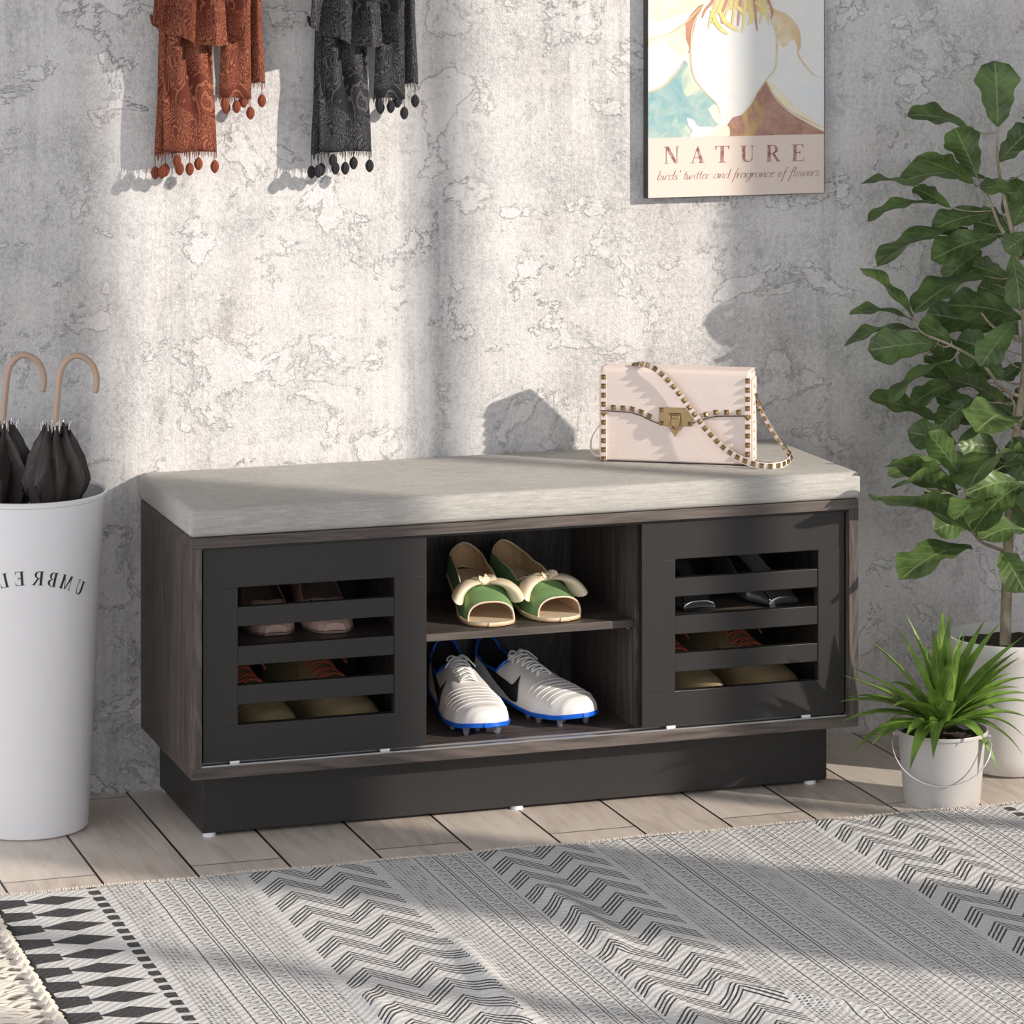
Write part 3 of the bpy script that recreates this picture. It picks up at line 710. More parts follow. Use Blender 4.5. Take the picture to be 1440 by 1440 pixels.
# serif letters, unit height, as polygons
def rect(a,b,c,d): return [(a,b),(c,b),(c,d),(a,d)]
th,tk,sl=.045,.19,.035
def bowl(x0,y0,x1,y1,wt,n=10):   # half ring opening left
    o=[];i_=[]
    for k in range(n+1):
        a=-PI/2+PI*k/n; cy_=(y0+y1)/2; o.append((x0+(x1-x0)*math.cos(a),cy_+(y1-y0)/2*math.sin(a))); i_.append((x0+(x1-x0-wt)*math.cos(a),cy_+((y1-y0)/2-.04)*math.sin(a)))
    return [[o[k],o[k+1],i_[k+1],i_[k]] for k in range(n)]
G={'N':(.86,[rect(.10,0,.10+th,.97),rect(.72,0,.72+th,1),[(.06,1),(.26,1),(.765,.0),(.60,.0)],rect(0,0,.24,sl),rect(.62,1-sl,.87,1),rect(0,1-sl,.2,1)]),
 'A':(.84,[[(.10,0),(.14,0),(.44,.93),(.42,1)],[(.42,1),(.46,1),(.80,0),(.58,0),(.385,.82)],rect(.21,.30,.62,.34),rect(0,0,.25,sl),rect(.50,0,.86,sl)]),
 'T':(.80,[rect(.30,0,.30+tk,1),rect(.02,1-sl,.78,1),[(.02,1),(.06,.78),(.02,.78)],[(.0,.98),(.05,.78),(.09,.98)],[(.80,.98),(.75,.78),(.71,.98)],rect(.2,0,.6,sl)]),
 'U':(.86,[rect(.10,.25,.10+tk,1),rect(.68,.25,.68+th,1),rect(0,1-sl,.40,1),rect(.58,1-sl,.84,1)]+[[(.10+.0,.25),(.29,.25),(.32,.12),(.22,.05)],[(.22,.05),(.32,.12),(.44,.06),(.42,0)],[(.42,0),(.44,.06),(.58,.09),(.62,.05)],[(.62,.05),(.58,.09),(.68,.25),(.725,.25)]]),
 'R':(.86,[rect(.10,0,.10+tk,1),rect(0,0,.38,sl),rect(0,1-sl,.4,1),rect(.25,.48,.42,.52),rect(.25,.96,.42,1)]+bowl(.40,.48,.74,1,.17)+[[(.36,.5),(.50,.5),(.82,.02),(.66,.0)],rect(.64,0,.88,sl)]),
 'E':(.76,[rect(.10,0,.10+tk,1),rect(0,0,.7,sl),rect(0,1-sl,.68,1),rect(.25,.49,.5,.53),rect(.48,.40,.51,.62),[(.70,0),(.74,.27),(.62,.0)],[(.68,1),(.71,.76),(.58,1)]]),
 'M':(1.02,[rect(.10,0,.10+th,1),rect(.76,0,.76+tk,1),[(.06,1),(.26,1),(.54,.0),(.48,.0)],[(.48,0),(.54,.0),(.84,1),(.80,1)],rect(0,0,.24,sl),rect(.68,0,1.02,sl),rect(0,1-sl,.2,1),rect(.8,1-sl,1.02,1)]),
 'B':(.80,[rect(.10,0,.10+tk,1),rect(0,0,.42,sl),rect(0,1-sl,.4,1),rect(.25,.49,.4,.53)]+bowl(.38,.50,.68,1,.16)+bowl(.38,0,.74,.53,.17)),
 'L':(.72,[rect(.10,0,.10+tk,1),rect(0,0,.68,sl),rect(0,1-sl,.38,1),[(.68,0),(.72,.30),(.58,0)]])}
def ink(name,c1,c2):
    m=M(name,rough=.6); n=m.noise(m.map(),130,4,.6); m.col(m.ramp(n,[(.42,c1),(.60,c2)])); return m.m
INK=ink('worn russet ink',(.27,.11,.09),(.50,.33,.28)); 
for ch,x0,x1,yb in (('N',85,210,300),('A',305,425,297),('T',515,635,293),('U',728,850,290),('R',942,1062,285),('E',1158,1268,280)):
    a=at(920+x0/6,180+yb/6,YF-.0006); b=at(920+x1/6,180+yb/6-.5,YF-.0006); zz=(a.z+b.z)/2; wd=(b.x-a.x)/G[ch][0]; hh=.0268; lm=MB()
    for k,poly in enumerate(G[ch][1]):
        lm.prism(poly,lambda x,y:Vector((a.x+x*wd,YF-.00075-.00002*k,zz+y*hh)),lambda x,y:Vector((a.x+x*wd,YF-.0003,zz+y*hh)))
    kid(lm,'letter',INK,weld=False,smooth=False)
SF={'a':(.75,[[(.62,.85),(.35,1),(.1,.7),(.05,.25),(.25,0),(.5,.25),(.64,1),(.60,.2),(.78,.05)]]),'b':(.7,[[(.2,2),(.12,.6),(.12,.1),(.35,0),(.6,.35),(.55,.85),(.3,.95),(.13,.6)]]),
'c':(.6,[[(.58,.8),(.38,1),(.12,.7),(.06,.25),(.25,0),(.6,.2)]]),'d':(.75,[[(.62,.85),(.35,1),(.1,.7),(.05,.25),(.25,0),(.5,.25),(.66,2),(.60,.2),(.78,.05)]]),
'e':(.62,[[(.08,.5),(.5,.65),(.5,.95),(.3,1),(.08,.6),(.08,.2),(.28,0),(.6,.2)]]),'f':(.5,[[(.62,1.9),(.45,2),(.32,1.6),(.22,.5),(.12,-.7),(.0,-.95),(-.1,-.8)],[(.05,1),(.55,1)]]),
'g':(.75,[[(.62,.85),(.35,1),(.1,.7),(.05,.25),(.25,0),(.5,.25),(.64,1),(.58,-.5),(.35,-.95),(.1,-.7),(.7,.05)]]),'i':(.35,[[(.12,.9),(.12,.15),(.32,.05)],[(.16,1.35),(.17,1.45)]]),
'l':(.35,[[(.2,2),(.12,.2),(.32,.05)]]),'n':(.72,[[(.1,1),(.08,0),(.25,.75),(.45,1),(.55,.8),(.5,.15),(.7,.05)]]),'o':(.65,[[(.3,1),(.08,.6),(.1,.15),(.3,0),(.55,.4),(.5,.85),(.3,1)]]),
'r':(.55,[[(.1,1),(.08,0),(.2,.7),(.4,1),(.55,.9)]]),'s':(.5,[[(.45,.85),(.25,1),(.12,.75),(.4,.35),(.3,.02),(.05,.1)]]),'t':(.4,[[(.2,1.6),(.12,.2),(.35,.05)],[(0,1),(.38,1)]]),
'w':(1.0,[[(.08,1),(.12,.1),(.3,.05),(.48,.9),(.5,.15),(.65,0),(.88,.9),(.95,.8)]]),"'":(.3,[[(.15,2),(.1,1.5)]]),' ':(.5,[])}
txt="birds' twitter and fragrance of flowers"; tw=sum(SF[c][0] for c in txt)
a=at(920+20/6,180+440/6,YF-.0006); b=at(920+1385/6,180+402/6,YF-.0006); u_=(b.x-a.x)/tw; xh=.0075; cm_=MB(); xx=a.x
for ch in txt:
    for s_ in SF[ch][1]:
        P=smooth_path([Vector((xx+x*u_+y*xh*.32,YF-.00065,a.z*1.0+y*xh)) for x,y in s_],3); rr=[]
        for i,p in enumerate(P):
            t=P[min(i+1,len(P)-1)]-P[max(i-1,0)]; nv_=Vector((-t.z,0,t.x)).normalized(); ww=.00034+.0003*max(0,-t.normalized().z)
            rr.append([p+nv_*ww,p-nv_*ww])
        cm_.grid(rr)
    xx+=SF[ch][0]*u_
kid(cm_,'caption_lettering',INK,weld=False,smooth=False)
# ------------------------------------------------------------------ umbrella stand
bc=Vector((-.199,-.140,0)); BR=.1145; BB=.0885; BHt=.492
bin_=empty('umbrella_stand',bc); tag(bin_,'tall white tapered umbrella stand with mirrored black lettering','umbrella stand')
pr=[(0,.004),(BB-.004,.0),(BB,.003)]+[(BB+(BR-.0025-BB)*k/12,.003+(BHt-.012)*k/12) for k in range(1,13)]+[(BR+.001,BHt-.007),(BR+.0015,BHt-.002),(BR-.001,BHt),(BR-.004,BHt-.002),(BR-.005,BHt-.02),(BB-.006,.012),(0,.012)]
MB().lathe(pr,n=96).build('body',WHITEP,bin_,ang=50)
phc=math.atan2(CAM.y-bc.y,CAM.x-bc.x); INKB=M('black ink',(.02,.02,.022),.5).m
cen={'U':44.6,'M':31.5,'B':19.5,'R':8.3}; lets=[('U',44.6),('M',31.3),('B',19.3),('R',8.0),('E',-6.3),('L',-18.6),('L',-31),('A',-44)]
for ch,deg in lets:
    hh=.0205; wd=.0185; wch=G[ch][0]; zb=.3735-.0215*(deg/44.6)**2; tilt=-math.atan((.043*deg/44.6**2)/(BR*.93*PI/180))
    um=MB()
    for k,poly in enumerate(G[ch][1]):
        def mp(x,y,dr=0.0,zb=zb,tilt=tilt,wch=wch,deg=deg,k=k):
            gx=-(x-wch/2)*wd; gy=(y-.5)*hh; X=gx*math.cos(tilt)-gy*math.sin(tilt); Y=gx*math.sin(tilt)+gy*math.cos(tilt)
            z=zb+hh/2+Y; r=BB+(BR-.0025-BB)*(z-.003)/(BHt-.012); th_=phc+R(deg)+X/r
            return Vector(((r+.0004+dr+k*.00001)*math.cos(th_),(r+.0004+dr+k*.00001)*math.sin(th_),z))
        um.prism(poly,lambda x,y:mp(x,y,.0),lambda x,y:mp(x,y,-.0012))
    um.build('letter',INKB,bin_,weld=False,smooth=False)

FAB=plain('charcoal brown umbrella cloth',(.043,.033,.030),.55,grain=400,var=.1); WDH=plain('beige handle',(.47,.34,.255),.45,grain=30,var=.05,bd=0)
def umbrella(loc,phase):
    root=empty('umbrella',loc)    # origin at the ferrule on the floor of the stand
    prof=[(.010,.05),(.014,.20),(.018,.34),(.026,.43),(.037,.470),(.047,.497),(.0545,.517),(.053,.527),(.044,.545),(.033,.566),(.0225,.583)]
    rows=[]; NT=160
    for r_,z in prof:
        row=[]
        for k in range(NT):
            a=2*PI*k/NT; q=(a*8/(2*PI)+phase+ (z-.5)*5.0)%1
            rad=r_*(1-.48*(q/.78 if q<.78 else (1-q)/.22)**.8*(1.0 if r_>.02 else .6))          # a pleat that leans over
            rad+=.002*mnoise.noise(Vector((math.cos(a)*3,math.sin(a)*3,z*30+phase)))*(r_/.04)
            tw_=.25*math.sin((z-.45)*18)
            hgt_=z+(.010*math.cos(8*a+1) if r_<.03 and z>.55 else 0)+(.012*math.sin(8*a)*(1 if .49<z<.54 else 0))
            row.append(Vector((rad*math.cos(a+tw_),rad*math.sin(a+tw_),hgt_)))
        rows.append(row)
    MB().grid(rows,closed=True).build('canopy',FAB,root,ang=55,solid=.0006)
    MB().tube([(0,0,.0),(0,0,.3),(0.001,0,.61)],[.002,.004,.004],10).build('shaft',CHROME,root)
    tips=MB()
    for k in range(8):
        a=2*PI*k/8+.2; p=Vector((.0215*math.cos(a),.0215*math.sin(a),.585)); tips.tube([p,p+Vector((.001*math.cos(a),.001*math.sin(a),.010))],[.0009,.0007],6); tips.tube([p+Vector((-.004,0,.006)),p+Vector((.005,.002,.008))],.0004,5)
    tips.build('rib_tips',CHROME,root)
    hp=[(0,0,.588),(.0005,0,.610),(.003,0,.640),(.0065,0,.668),(.013,0,.683),(.026,0,.6925),(.040,0,.6905),(.052,0,.680),(.0585,0,.664),(.059,0,.648),(.0565,0,.637)]
    sp_=smooth_path(hp,6); rr=[.0037]*3+[.0047]*(len(sp_)-4)+[.0036]
    MB().tube(sp_,rr,14).build('handle',WDH,root,rz) if False else MB().tube(sp_,rr,14).build('handle',WDH,root)
    return root
u1=umbrella((-.165,-.180,.0125),.1); u1.scale=(1,1,.981); u1.rotation_euler=(0,0,R(-8)); tag(u1,'folded dark umbrella with beige crook handle, nearer the bench in the white stand','umbrella','umbrellas in the white stand')
u2=umbrella((-.2290,-.108,.0125),.45); u2.scale=(1,1,.973); u2.rotation_euler=(0,0,R(-8)); tag(u2,'folded dark umbrella with beige crook handle, cut by the left picture edge','umbrella','umbrellas in the white stand')
# ------------------------------------------------------------------ scarves
def paisley(name,c0,c1,seed):
    m=M(name,rough=.92)
    x,y,z=m.xyz(); wv=m.noise(m.map(loc=(seed,0,0)),14,2); P=m.comb(x+(wv-.5)*.03,z*.75,0.0)
    v=m.voro(P,24,'SMOOTH_F1',.9); n=m.noise(m.comb(x,z*.6,seed),26,2,.5,2.4)
    l1=((v*7+n*2).fr()-.5).ab().lt(.16); l2=((n*15).fr()-.5).ab().lt(.17); l3=((v*24).fr()-.5).ab().lt(.2)*(v.lt(.34))
    big=m.noise(m.comb(x,z,seed+3),9,1)
    li=l1*big.lt(.5).mx(0)+l2*big.gt(.5)+l3*.5
    g=m.noise(m.map(),500,2)
    c=m.mix((li.cl()*.8),c0,c1); c=m.mix(g*.5,c,tuple(q*.55 for q in c0)); m.col(c); m.bump(g,.0005); return m.m
def scarf(dx,dz,mat,trim,label,group):
    Y=-.05; o=at(290,0,Y)+Vector((dx,0,dz)); root=empty('scarf',(o.x,0,1.42+dz)); O=Vector((o.x,0,1.42+dz)); tag(root,label,'scarf',group)
    def Q(u,v,y): p=at(u,v,Y); return Vector((p.x+dx,y,p.z+dz))-O
    def panel(name,le,ri,v0,v1,yb,folds,amp,ph,thin=.0022):
        rows=[]; n=34
        for i in range(n+1):
            v=v0+(v1-v0)*i/n; a=interp(le,v); b=interp(ri,v); row=[]
            for j in range(29):
                s=j/28; u=a+(b-a)*s
                y=yb+amp*math.sin(2*PI*folds*s+ph+.4*math.sin(v*.03))*(.6+.4*math.sin(v*.02+ph)) - .004*math.sin(PI*s)
                row.append(Q(u,v+ (1.2*math.sin(6*s+ph) if i==n else 0),y))
            rows.append(row)
        return MB().grid(rows).build(name,mat,root,solid=thin,off=0)
    panel('long_end',[(-160,262),(0,236),(45,231),(215,230)],[(-160,285),(0,292),(60,299),(215,305.5)],-130,214,-.048,2.3,.010,.6)
    panel('long_end_fold',[(-130,255),(30,227),(110,225),(217,220.5)],[(-130,262),(30,237),(110,236),(217,233)],-130,218,-.036,.8,.003,.2)
    panel('short_end',[(-130,300),(60,312),(137,309)],[(-130,330),(0,352),(137,353)],-130,138,-.048,1.6,.009,2.4)
    panel('short_end_fold',[(-130,322),(0,351),(115,353)],[(-130,345),(0,369),(115,374)],-130,117,-.040,.8,.006,1.0)
    # the draped loop in front: a U of cloth
    rows=[]; n=30
    bot=[(0,34),(.10,41),(.22,47),(.35,55),(.5,60.5),(.65,63),(.82,61.5),(.90,52),(.95,38),(1,22)]
    for j in range(n+1):
        s=j/n; zb=interp(bot,s); col=[]
        ub=interp([(0,208),(.10,222),(.35,258),(.65,296),(.82,325),(.90,331),(1,337.5)],s); ut=interp([(0,252),(.5,292),(1,318)],s); um_=interp([(0,212),(.12,228),(.38,262),(.68,298),(.84,318),(.92,328),(1,338)],s)
        for i in range(25):
            q=i/24; v=-165+(zb+165)*q; u=ut+(um_-ut)*min(1,q/.75)**.8 if q<.75 else um_+(ub-um_)*((q-.75)/.25)
            y=-.070-.0135*math.sin(2*PI*3.1*s+1.1*q+.6)*(.45+.55*q)-.010*math.sin(PI*s)*q
            col.append(Q(u,v,y))
        for i in range(1,7):
            a=PI*i/6*.9; col.append(Q(ub,zb-2.5*math.sin(PI*i/6)*0-14*(i/6)**2,-.070-.0135*math.sin(2*PI*3.1*s+1.1+.6)-.010*math.sin(PI*s)+.014*(1-math.cos(a))/2+.004*i/6))
        rows.append(col)
    MB().grid(rows).build('loop',mat,root,solid=.0022,off=0)
    # gathered neck over the hook
    MB().tube([Q(262,-128,-.045),Q(285,-155,-.05),Q(300,-168,-.052),Q(318,-160,-.05),Q(330,-128,-.045)],[.020,.026,.028,.026,.020],16,flat=.7).build('neck',mat,root)
    # fringe threads
    fr=MB(); rr=random.Random(5)
    for (u0,u1,v0,v1,yb) in ((221,232,217,219,-.036),(231,306,213,214,-.046),(309,353,137,137,-.045),(354,374,116,116,-.041)):
        u=u0
        while u<u1:
            v=v0+(v1-v0)*(u-u0)/(u1-u0); l=4+rr.random()*7; p=Q(u,v-1,yb); p2=Q(u+rr.uniform(-.8,.8),v+l,yb+rr.uniform(-.002,.002)); fr.tube([p,p2],[.0007,.0004],5); u+=1.15+rr.random()*1.3
    fr.build('fringe',trim,root,weld=False)
    # tassels
    def tassel(cx,cy,top,y=-.05,sc=1):
        u,v=200+cx/3.4286,cy/3.4286; c=Q(u,v,y); mb=MB(); rows=[]
        H=.0098*sc; RR=.0068*sc
        for k in range(11):
            t=k/10; z=H*(1-2*t); r_=RR*math.sin(PI*min(1,(t*.93+.035)))**.62
            rows.append([c+Vector((r_*(1-.14*abs(math.sin(4.5*a)))*math.cos(a),r_*(1-.14*abs(math.sin(4.5*a)))*math.sin(a),z)) for a in [2*PI*j/54 for j in range(54)]])
        mb.grid(rows,closed=True); mb.add(rows[-1],[tuple(range(54))]); mb.add(rows[0],[tuple(range(54))])
        tp_=Q(u,top/3.4286,y+.003); mb.tube([c+Vector((0,0,H*.8)),tp_],.0006,6); mb.build('tassel',trim,root)
    for q in ((70,836,745,-.040),(95,830,745,-.050),(116,822,742,-.044),(165,776,735,-.054),(183,815,735,-.047),(229,815,735,-.050),(273,790,735,-.047),(350,803,735,-.050),
              (398,500,475,-.050),(410,520,475,-.043),(455,514,470,-.050),(492,489,468,-.046),(522,545,470,-.050),(581,487,405,-.045)): tassel(q[0],q[1],q[2],q[3])
    return root
RUST=paisley('rust paisley wool',(.125,.024,.011),(.42,.15,.075),1.0); RT=plain('rust yarn',(.20,.045,.018),.9,grain=400,var=.3)
CHAR=paisley('charcoal paisley wool',(.010,.011,.013),(.115,.115,.125),1.0); CT=plain('charcoal yarn',(.018,.018,.020),.9,grain=400,var=.3)
scarf(0,0,RUST,RT,'rust red paisley scarf with tassels hanging high on the wall','scarves hanging on the wall')
scarf(.2445,-.0050,CHAR,CT,'charcoal paisley scarf with tassels hanging beside the rust one','scarves hanging on the wall')
for dx,lab in ((0,'small metal wall hook carrying the rust scarf'),(.2445,'small metal wall hook carrying the charcoal scarf')):
    x=at(300,0,-.05).x+dx; z=at(300,-160,-.05).z
    h=empty('coat_hook',(x,0,z)); tag(h,lab,'hook','hooks above the picture edge')
    MB().tube([(0,-.004,.03),(0,-.03,.0),(0,-.055,-.012),(0,-.082,0),(0,-.088,.03)],.005,10).build('arm',CHROME,h); MB().box((-.012,-.005,-.02),(.012,-.0005,.05)).build('plate',CHROME,h,bevel=.001)
# ------------------------------------------------------------------ leaves
def leaf_mat(name,top,under,vein,rough=.42):
    m=M(name,rough=rough); uv=m.nt.nodes.new('ShaderNodeSeparateXYZ'); m.nt.links.new(m.tc('UV'),uv.inputs[0])
    t=E(m.nt,uv.outputs[0]); u=(E(m.nt,uv.outputs[1])-.5).ab()*2
    n=m.noise(m.map(),22,3); c=m.mix(n.ss(.35,.65),tuple(q*.62 for q in top),tuple(q*1.35 for q in top))
    g=m.nt.nodes.new('ShaderNodeNewGeometry'); c=m.mix(E(m.nt,g.outputs['Backfacing'])*0.0,c,under)
    mid=1-u.ss(.015,.07); sv=(((t*7-u*1.6).fr()-.5).ab()); side=(1-sv.ss(.03,.09))*(1-u.ss(.75,1))*.45
    c=m.mix((mid*.75).mx(side*.6),c,vein); m.col(c); m.bump(sv*-1*(1-u)+n*.1,.0016)
    tr=m.nt.nodes.new('ShaderNodeBsdfTranslucent'); m.nt.links.new(c,tr.inputs[0]); mx=m.nt.nodes.new('ShaderNodeMixShader'); mx.inputs[0].default_value=.22
    m.nt.links.new(m.b.outputs[0],mx.inputs[1]); m.nt.links.new(tr.outputs[0],mx.inputs[2]); m.nt.links.new(mx.outputs[0],m.o.inputs[0]); return m.m
VIEW=(Vector((1.3,-.3,.6))-CAM).normalized()
LW=[(0,.04),(.06,.22),(.18,.50),(.32,.66),(.45,.74),(.6,.92),(.72,1.0),(.84,.93),(.93,.68),(.98,.36),(1,.05)]
def leaf(mb,base,tip,app,seed=0,real=None,arch=.10,fold=.25,wave=.05):
    """app: width seen from the front, m"""
    r_=random.Random(seed); ax=tip-base; L=ax.length; real=real or max(app*1.02,.46*L); a=ax.normalized()
    perp=a.cross(VIEW); perp.normalize(); dep=perp.cross(a).normalized()
    cphi=min(1,app/real); sphi=math.sqrt(1-cphi*cphi)
    best=None
    for sg in (1,-1):
        wdir=perp*cphi+dep*sphi*sg; n=a.cross(wdir).normalized()
        if n.z<0: n=-n
        if best is None or n.z>best[0]: best=(n.z,wdir,n)
    wdir,n=best[1],best[2]; NT,NU=18,8; o=len(mb.v)
    ph=r_.random()*6
    rows=[]
    for i in range(NT+1):
        t=i/NT; ctr=base+ax*t+n*(arch*L*math.sin(PI*min(1,t*1.02))*(1.0)); w_=real/2*interp(LW,t)*(1+wave*math.sin(t*22+ph))
        row=[]
        for j in range(NU+1):
            s=-1+2*j/NU; row.append(ctr+wdir*(w_*s)+n*(fold*w_*abs(s)**1.3 + .022*L*wave*12*math.sin(t*15+ph+s*1.5)*abs(s)**2 -.10*w_*math.cos(t*9+ph)*s))
            mb.uv.append((t,(s+1)/2))
        rows.append(row)
    mb.grid(rows); return base
FIG=[(1403,179,1399,91,60,0),(1363,182,1281,163,22,2),(1373,246,1345,184,50,-2),(1404,228,1449,182,32,0),(1369,259,1292,224,22,-1),(1385,250,1269,256,27,3),(1291,265,1216,259,8,1),(1317,286,1226,310,13,0),
(1336,292,1287,266,17,-1),(1430,268,1381,265,20,-1),(1397,300,1315,322,30,-1),(1362,323,1241,372,20,-2),(1402,334,1315,364,44,-3),(1425,325,1372,312,40,3),(1385,388,1290,436,28,-2),(1418,392,1370,374,28,2),
(1423,360,1434,432,33,-2),(1436,448,1338,430,36,-1),(1397,460,1308,442,36,3),(1284,446,1214,381,14,-2),(1283,450,1199,443,9,-1),(1425,318,1450,272,38,2),(1448,330,1415,352,30,-1),
(1290,464,1193,486,11,1),(1316,482,1226,492,40,-1),(1338,480,1297,452,22,-2),(1405,462,1312,448,36,3),(1428,452,1381,512,34,-2),(1328,530,1326,478,36,4),(1335,508,1257,566,14,-2),(1352,536,1285,568,24,-1),
(1413,567,1338,535,22,-4),(1320,592,1228,560,22,3),(1392,588,1320,558,26,1),(1412,535,1386,508,26,3),(1440,510,1412,532,18,2),(1424,592,1375,606,36,-4),(1402,628,1350,626,44,-1),(1345,624,1280,608,34,3),
(1354,673,1308,612,32,-4),(1332,652,1253,668,20,3),(1342,690,1257,655,28,-2),(1347,695,1268,684,24,-4),(1367,749,1241,706,24,-3),(1437,638,1366,684,15,-4),(1430,678,1362,694,34,-2),(1400,700,1346,730,20,-5),
(1444,680,1372,744,44,-3),(1444,748,1382,758,24,-4),(1368,728,1316,744,34,3),(1367,770,1272,812,30,-3),(1408,776,1440,830,38,-3),(1372,598,1316,598,12,2),(1328,536,1280,524,14,3),(1420,620,1440,668,38,3),(1400,400,1450,420,30,3),
(1380,352,1330,392,30,3),(1410,500,1350,478,34,4),(1395,560,1440,600,36,4),(1352,545,1400,520,26,4),(1340,720,1400,750,30,4),(1330,640,1376,668,34,4),(1392,640,1440,700,36,4),(1420,420,1378,404,34,3),(1432,470,1396,440,34,4),(1300,500,1345,545,30,4),(1368,560,1322,600,32,4),(1410,300,1440,258,32,3),(1424,365,1452,340,34,2),(1378,650,1338,668,30,3),(1412,655,1446,628,34,1),(1430,545,1452,590,32,1),(1300,690,1346,722,24,4),(1395,480,1360,520,36,4),(1405,585,1368,570,34,4),(1425,700,1452,740,34,2),(1404,730,1378,700,30,3)]
pot_c=Vector((1.322,-.285,0)); TY=-.190
TB=TY
fig=empty('potted_fig_tree',pot_c); tag(fig,'tall fiddle leaf fig tree in a white pot at the right edge','plant')
def rel(o,p): o.parent=p; o.matrix_parent_inverse=Matrix.Translation(-Vector(p.location)); return o
trunk=[(1413,935),(1415,850),(1419,740),(1423,655),(1432,590),(1441,520),(1440,440),(1431,375),(1424,333),(1410,268),(1403,225),(1403,178)]
brs=[[(1427,345),(1408,322),(1397,296),(1388,272),(1373,246)],[(1441,560),(1408,545),(1385,515),(1365,500),(1330,482),(1297,468),(1286,450),(1278,438)],[(1416,778),(1402,771),(1380,762),(1368,745),(1362,715),(1358,690),(1354,673)],[(1432,600),(1426,588),(1427,570),(1420,556)],
     [(1436,480),(1400,462),(1380,440)],[(1440,470),(1470,420),(1490,380)],[(1430,600),(1470,540),(1500,500)],[(1420,720),(1460,660),(1500,640)]]
BARK=M('pale bark',rough=.8); n_=BARK.noise(BARK.map((40,40,14)),1.5,5,.6); BARK.col(BARK.ramp(n_,[(.35,(.20,.16,.10)),(.6,(.40,.35,.25)),(.8,(.50,.46,.36))])).bump(n_,.002); BARK=BARK.m
tp=smooth_path([at(u,v,TY+[-.095,-.085,-.06,-.035,-.015,0][min(i,5)]+(.010*math.sin(i*1.7) if i else 0)) for i,(u,v) in enumerate(trunk)],4); N_=len(tp)
tr=MB().tube(tp,[.0095-(.0078)*(i/(N_-1))**.9 for i in range(N_)],12).build('trunk',BARK); rel(tr,fig)
allb=list(tp)
bpos=[]
for bi,b in enumerate(brs):
    P=smooth_path([at(u,v,TY+(0 if k==0 else (-.11 if bi==2 else .03 if bi in(0,1) else 0)*k/len(b))) for k,(u,v) in enumerate(b)],4); allb+=P
    rel(MB().tube(P,[.0032-.002*i/len(P) for i in range(len(P))],8).build('branch',BARK),fig)
lfm=MB(); pet=MB()
FM=leaf_mat('fig leaf',(.088,.148,.042),(.12,.18,.07),(.27,.34,.15))
FD=[]
for i,(bx,by,tx,ty,w_,dd) in enumerate(FIG):
    q=random.Random(i); yb=TY+dd*.012; yt=TY+dd*.022+q.uniform(-.015,.015)-(.14 if ty>640 else .08 if ty>600 else -.06 if ty>240 and tx<1340 and ty<600 else 0); yb-=(.12 if by>640 else .06 if by>600 else -.04 if tx<1340 and 240<ty<600 else 0)
    b=at(bx,by,yb); t=at(tx,ty,min(yt,-.04)); leaf(lfm,b,t+(t-b)*.06,w_*(1.27 if w_<44 else 1.03)/905,i,arch=.10 if ty>=by-20 else .05,wave=.085); FD.append(b)
q=random.Random(11)
for i in range(34):     # crown beyond the right picture edge
    zc_=q.uniform(.38,1.12); aa=q.uniform(-PI*.48,PI*.4); r0=q.uniform(.01,.06); L=q.uniform(.09,.13); rad=q.uniform(.03,.10)
    b=Vector((1.40+r0,TY+q.uniform(-.03,.05),zc_)); t=b+Vector((math.cos(aa)*L,math.sin(aa)*L*.5,q.uniform(-.05,.03))); t.y=min(t.y,-.03)
    leaf(lfm,b,t,.04,100+i,real=.055); FD.append(b)
for b in FD:
    n0=min(allb,key=lambda p:(p-b).length+ (.02 if p.z>b.z else 0))
    if (n0-b).length>.075: continue
    pet.tube(smooth_path([n0,(n0+b)/2+Vector((0,0,-.004)),b],3),.0011,5)

CER=plain('white ceramic',(.66,.64,.62),.4,grain=12,var=.03,bd=0); SOIL=plain('dark soil',(.035,.025,.02),.95,grain=120,var=.8,bd=.004)
PR=.095
MB().lathe([(0,0),(.066,0),(.078,.006),(.084,.03),(.088,.09),(.093,.182),(.0965,.187),(.0975,.193),(.0985,.203),(.0975,.208),(.094,.208),(.092,.200),(.090,.183),(0,.183)],n=72).build('pot',CER,fig,ang=50)
sm=MB(); sm.grid([[Vector((r_*math.cos(a),r_*math.sin(a),.191+.004*mnoise.noise(Vector((r_*60*math.cos(a),r_*60*math.sin(a),1)))))for a in [2*PI*k/60 for k in range(60)]] for r_ in (0.0005,.02,.04,.06,.08,.0905)],closed=True); sm.build('soil',SOIL,fig)
lfm.uv+=[(.5,.5)]*(len(pet.v)); lfm.add(pet.v,pet.f,1); rel(lfm.build('foliage',[FM,BARK],weld=False,ang=80),fig)
# ------------------------------------------------------------------ bucket plant
kc=Vector((1.133,-.438,0)); kp=empty('potted_dracaena',kc); tag(kp,'spiky green rosette plant in a small grey metal bucket on the floor','plant')
BKT=plain('grey painted metal',(.47,.45,.435),.4,grain=14,var=.03,bd=0)
MB().lathe([(0,.001),(.056,0),(.0575,.003),(.0655,.104),(.0685,.1045),(.0690,.107),(.0680,.110),(.0650,.109),(.0635,.104),(.060,.09),(0,.09)],n=64).build('bucket',BKT,kp,ang=50)
hv=Vector((CAM.x-kc.x,CAM.y-kc.y,0)).normalized(); hs_=Vector((-hv.y,hv.x,0)); 
hp=[hs_*(.0735*math.cos(a))+hv*(.034+.036*math.sin(a)*1.0)+Vector((0,0,.098-.058*math.sin(a))) for a in [PI*k/24 for k in range(25)]]
hp=[ (hs_*.0700)+Vector((0,0,.100))]+hp+[(-hs_*.0700)+Vector((0,0,.100))]
MB().tube(hp,.0011,8).build('handle',ALU,kp)
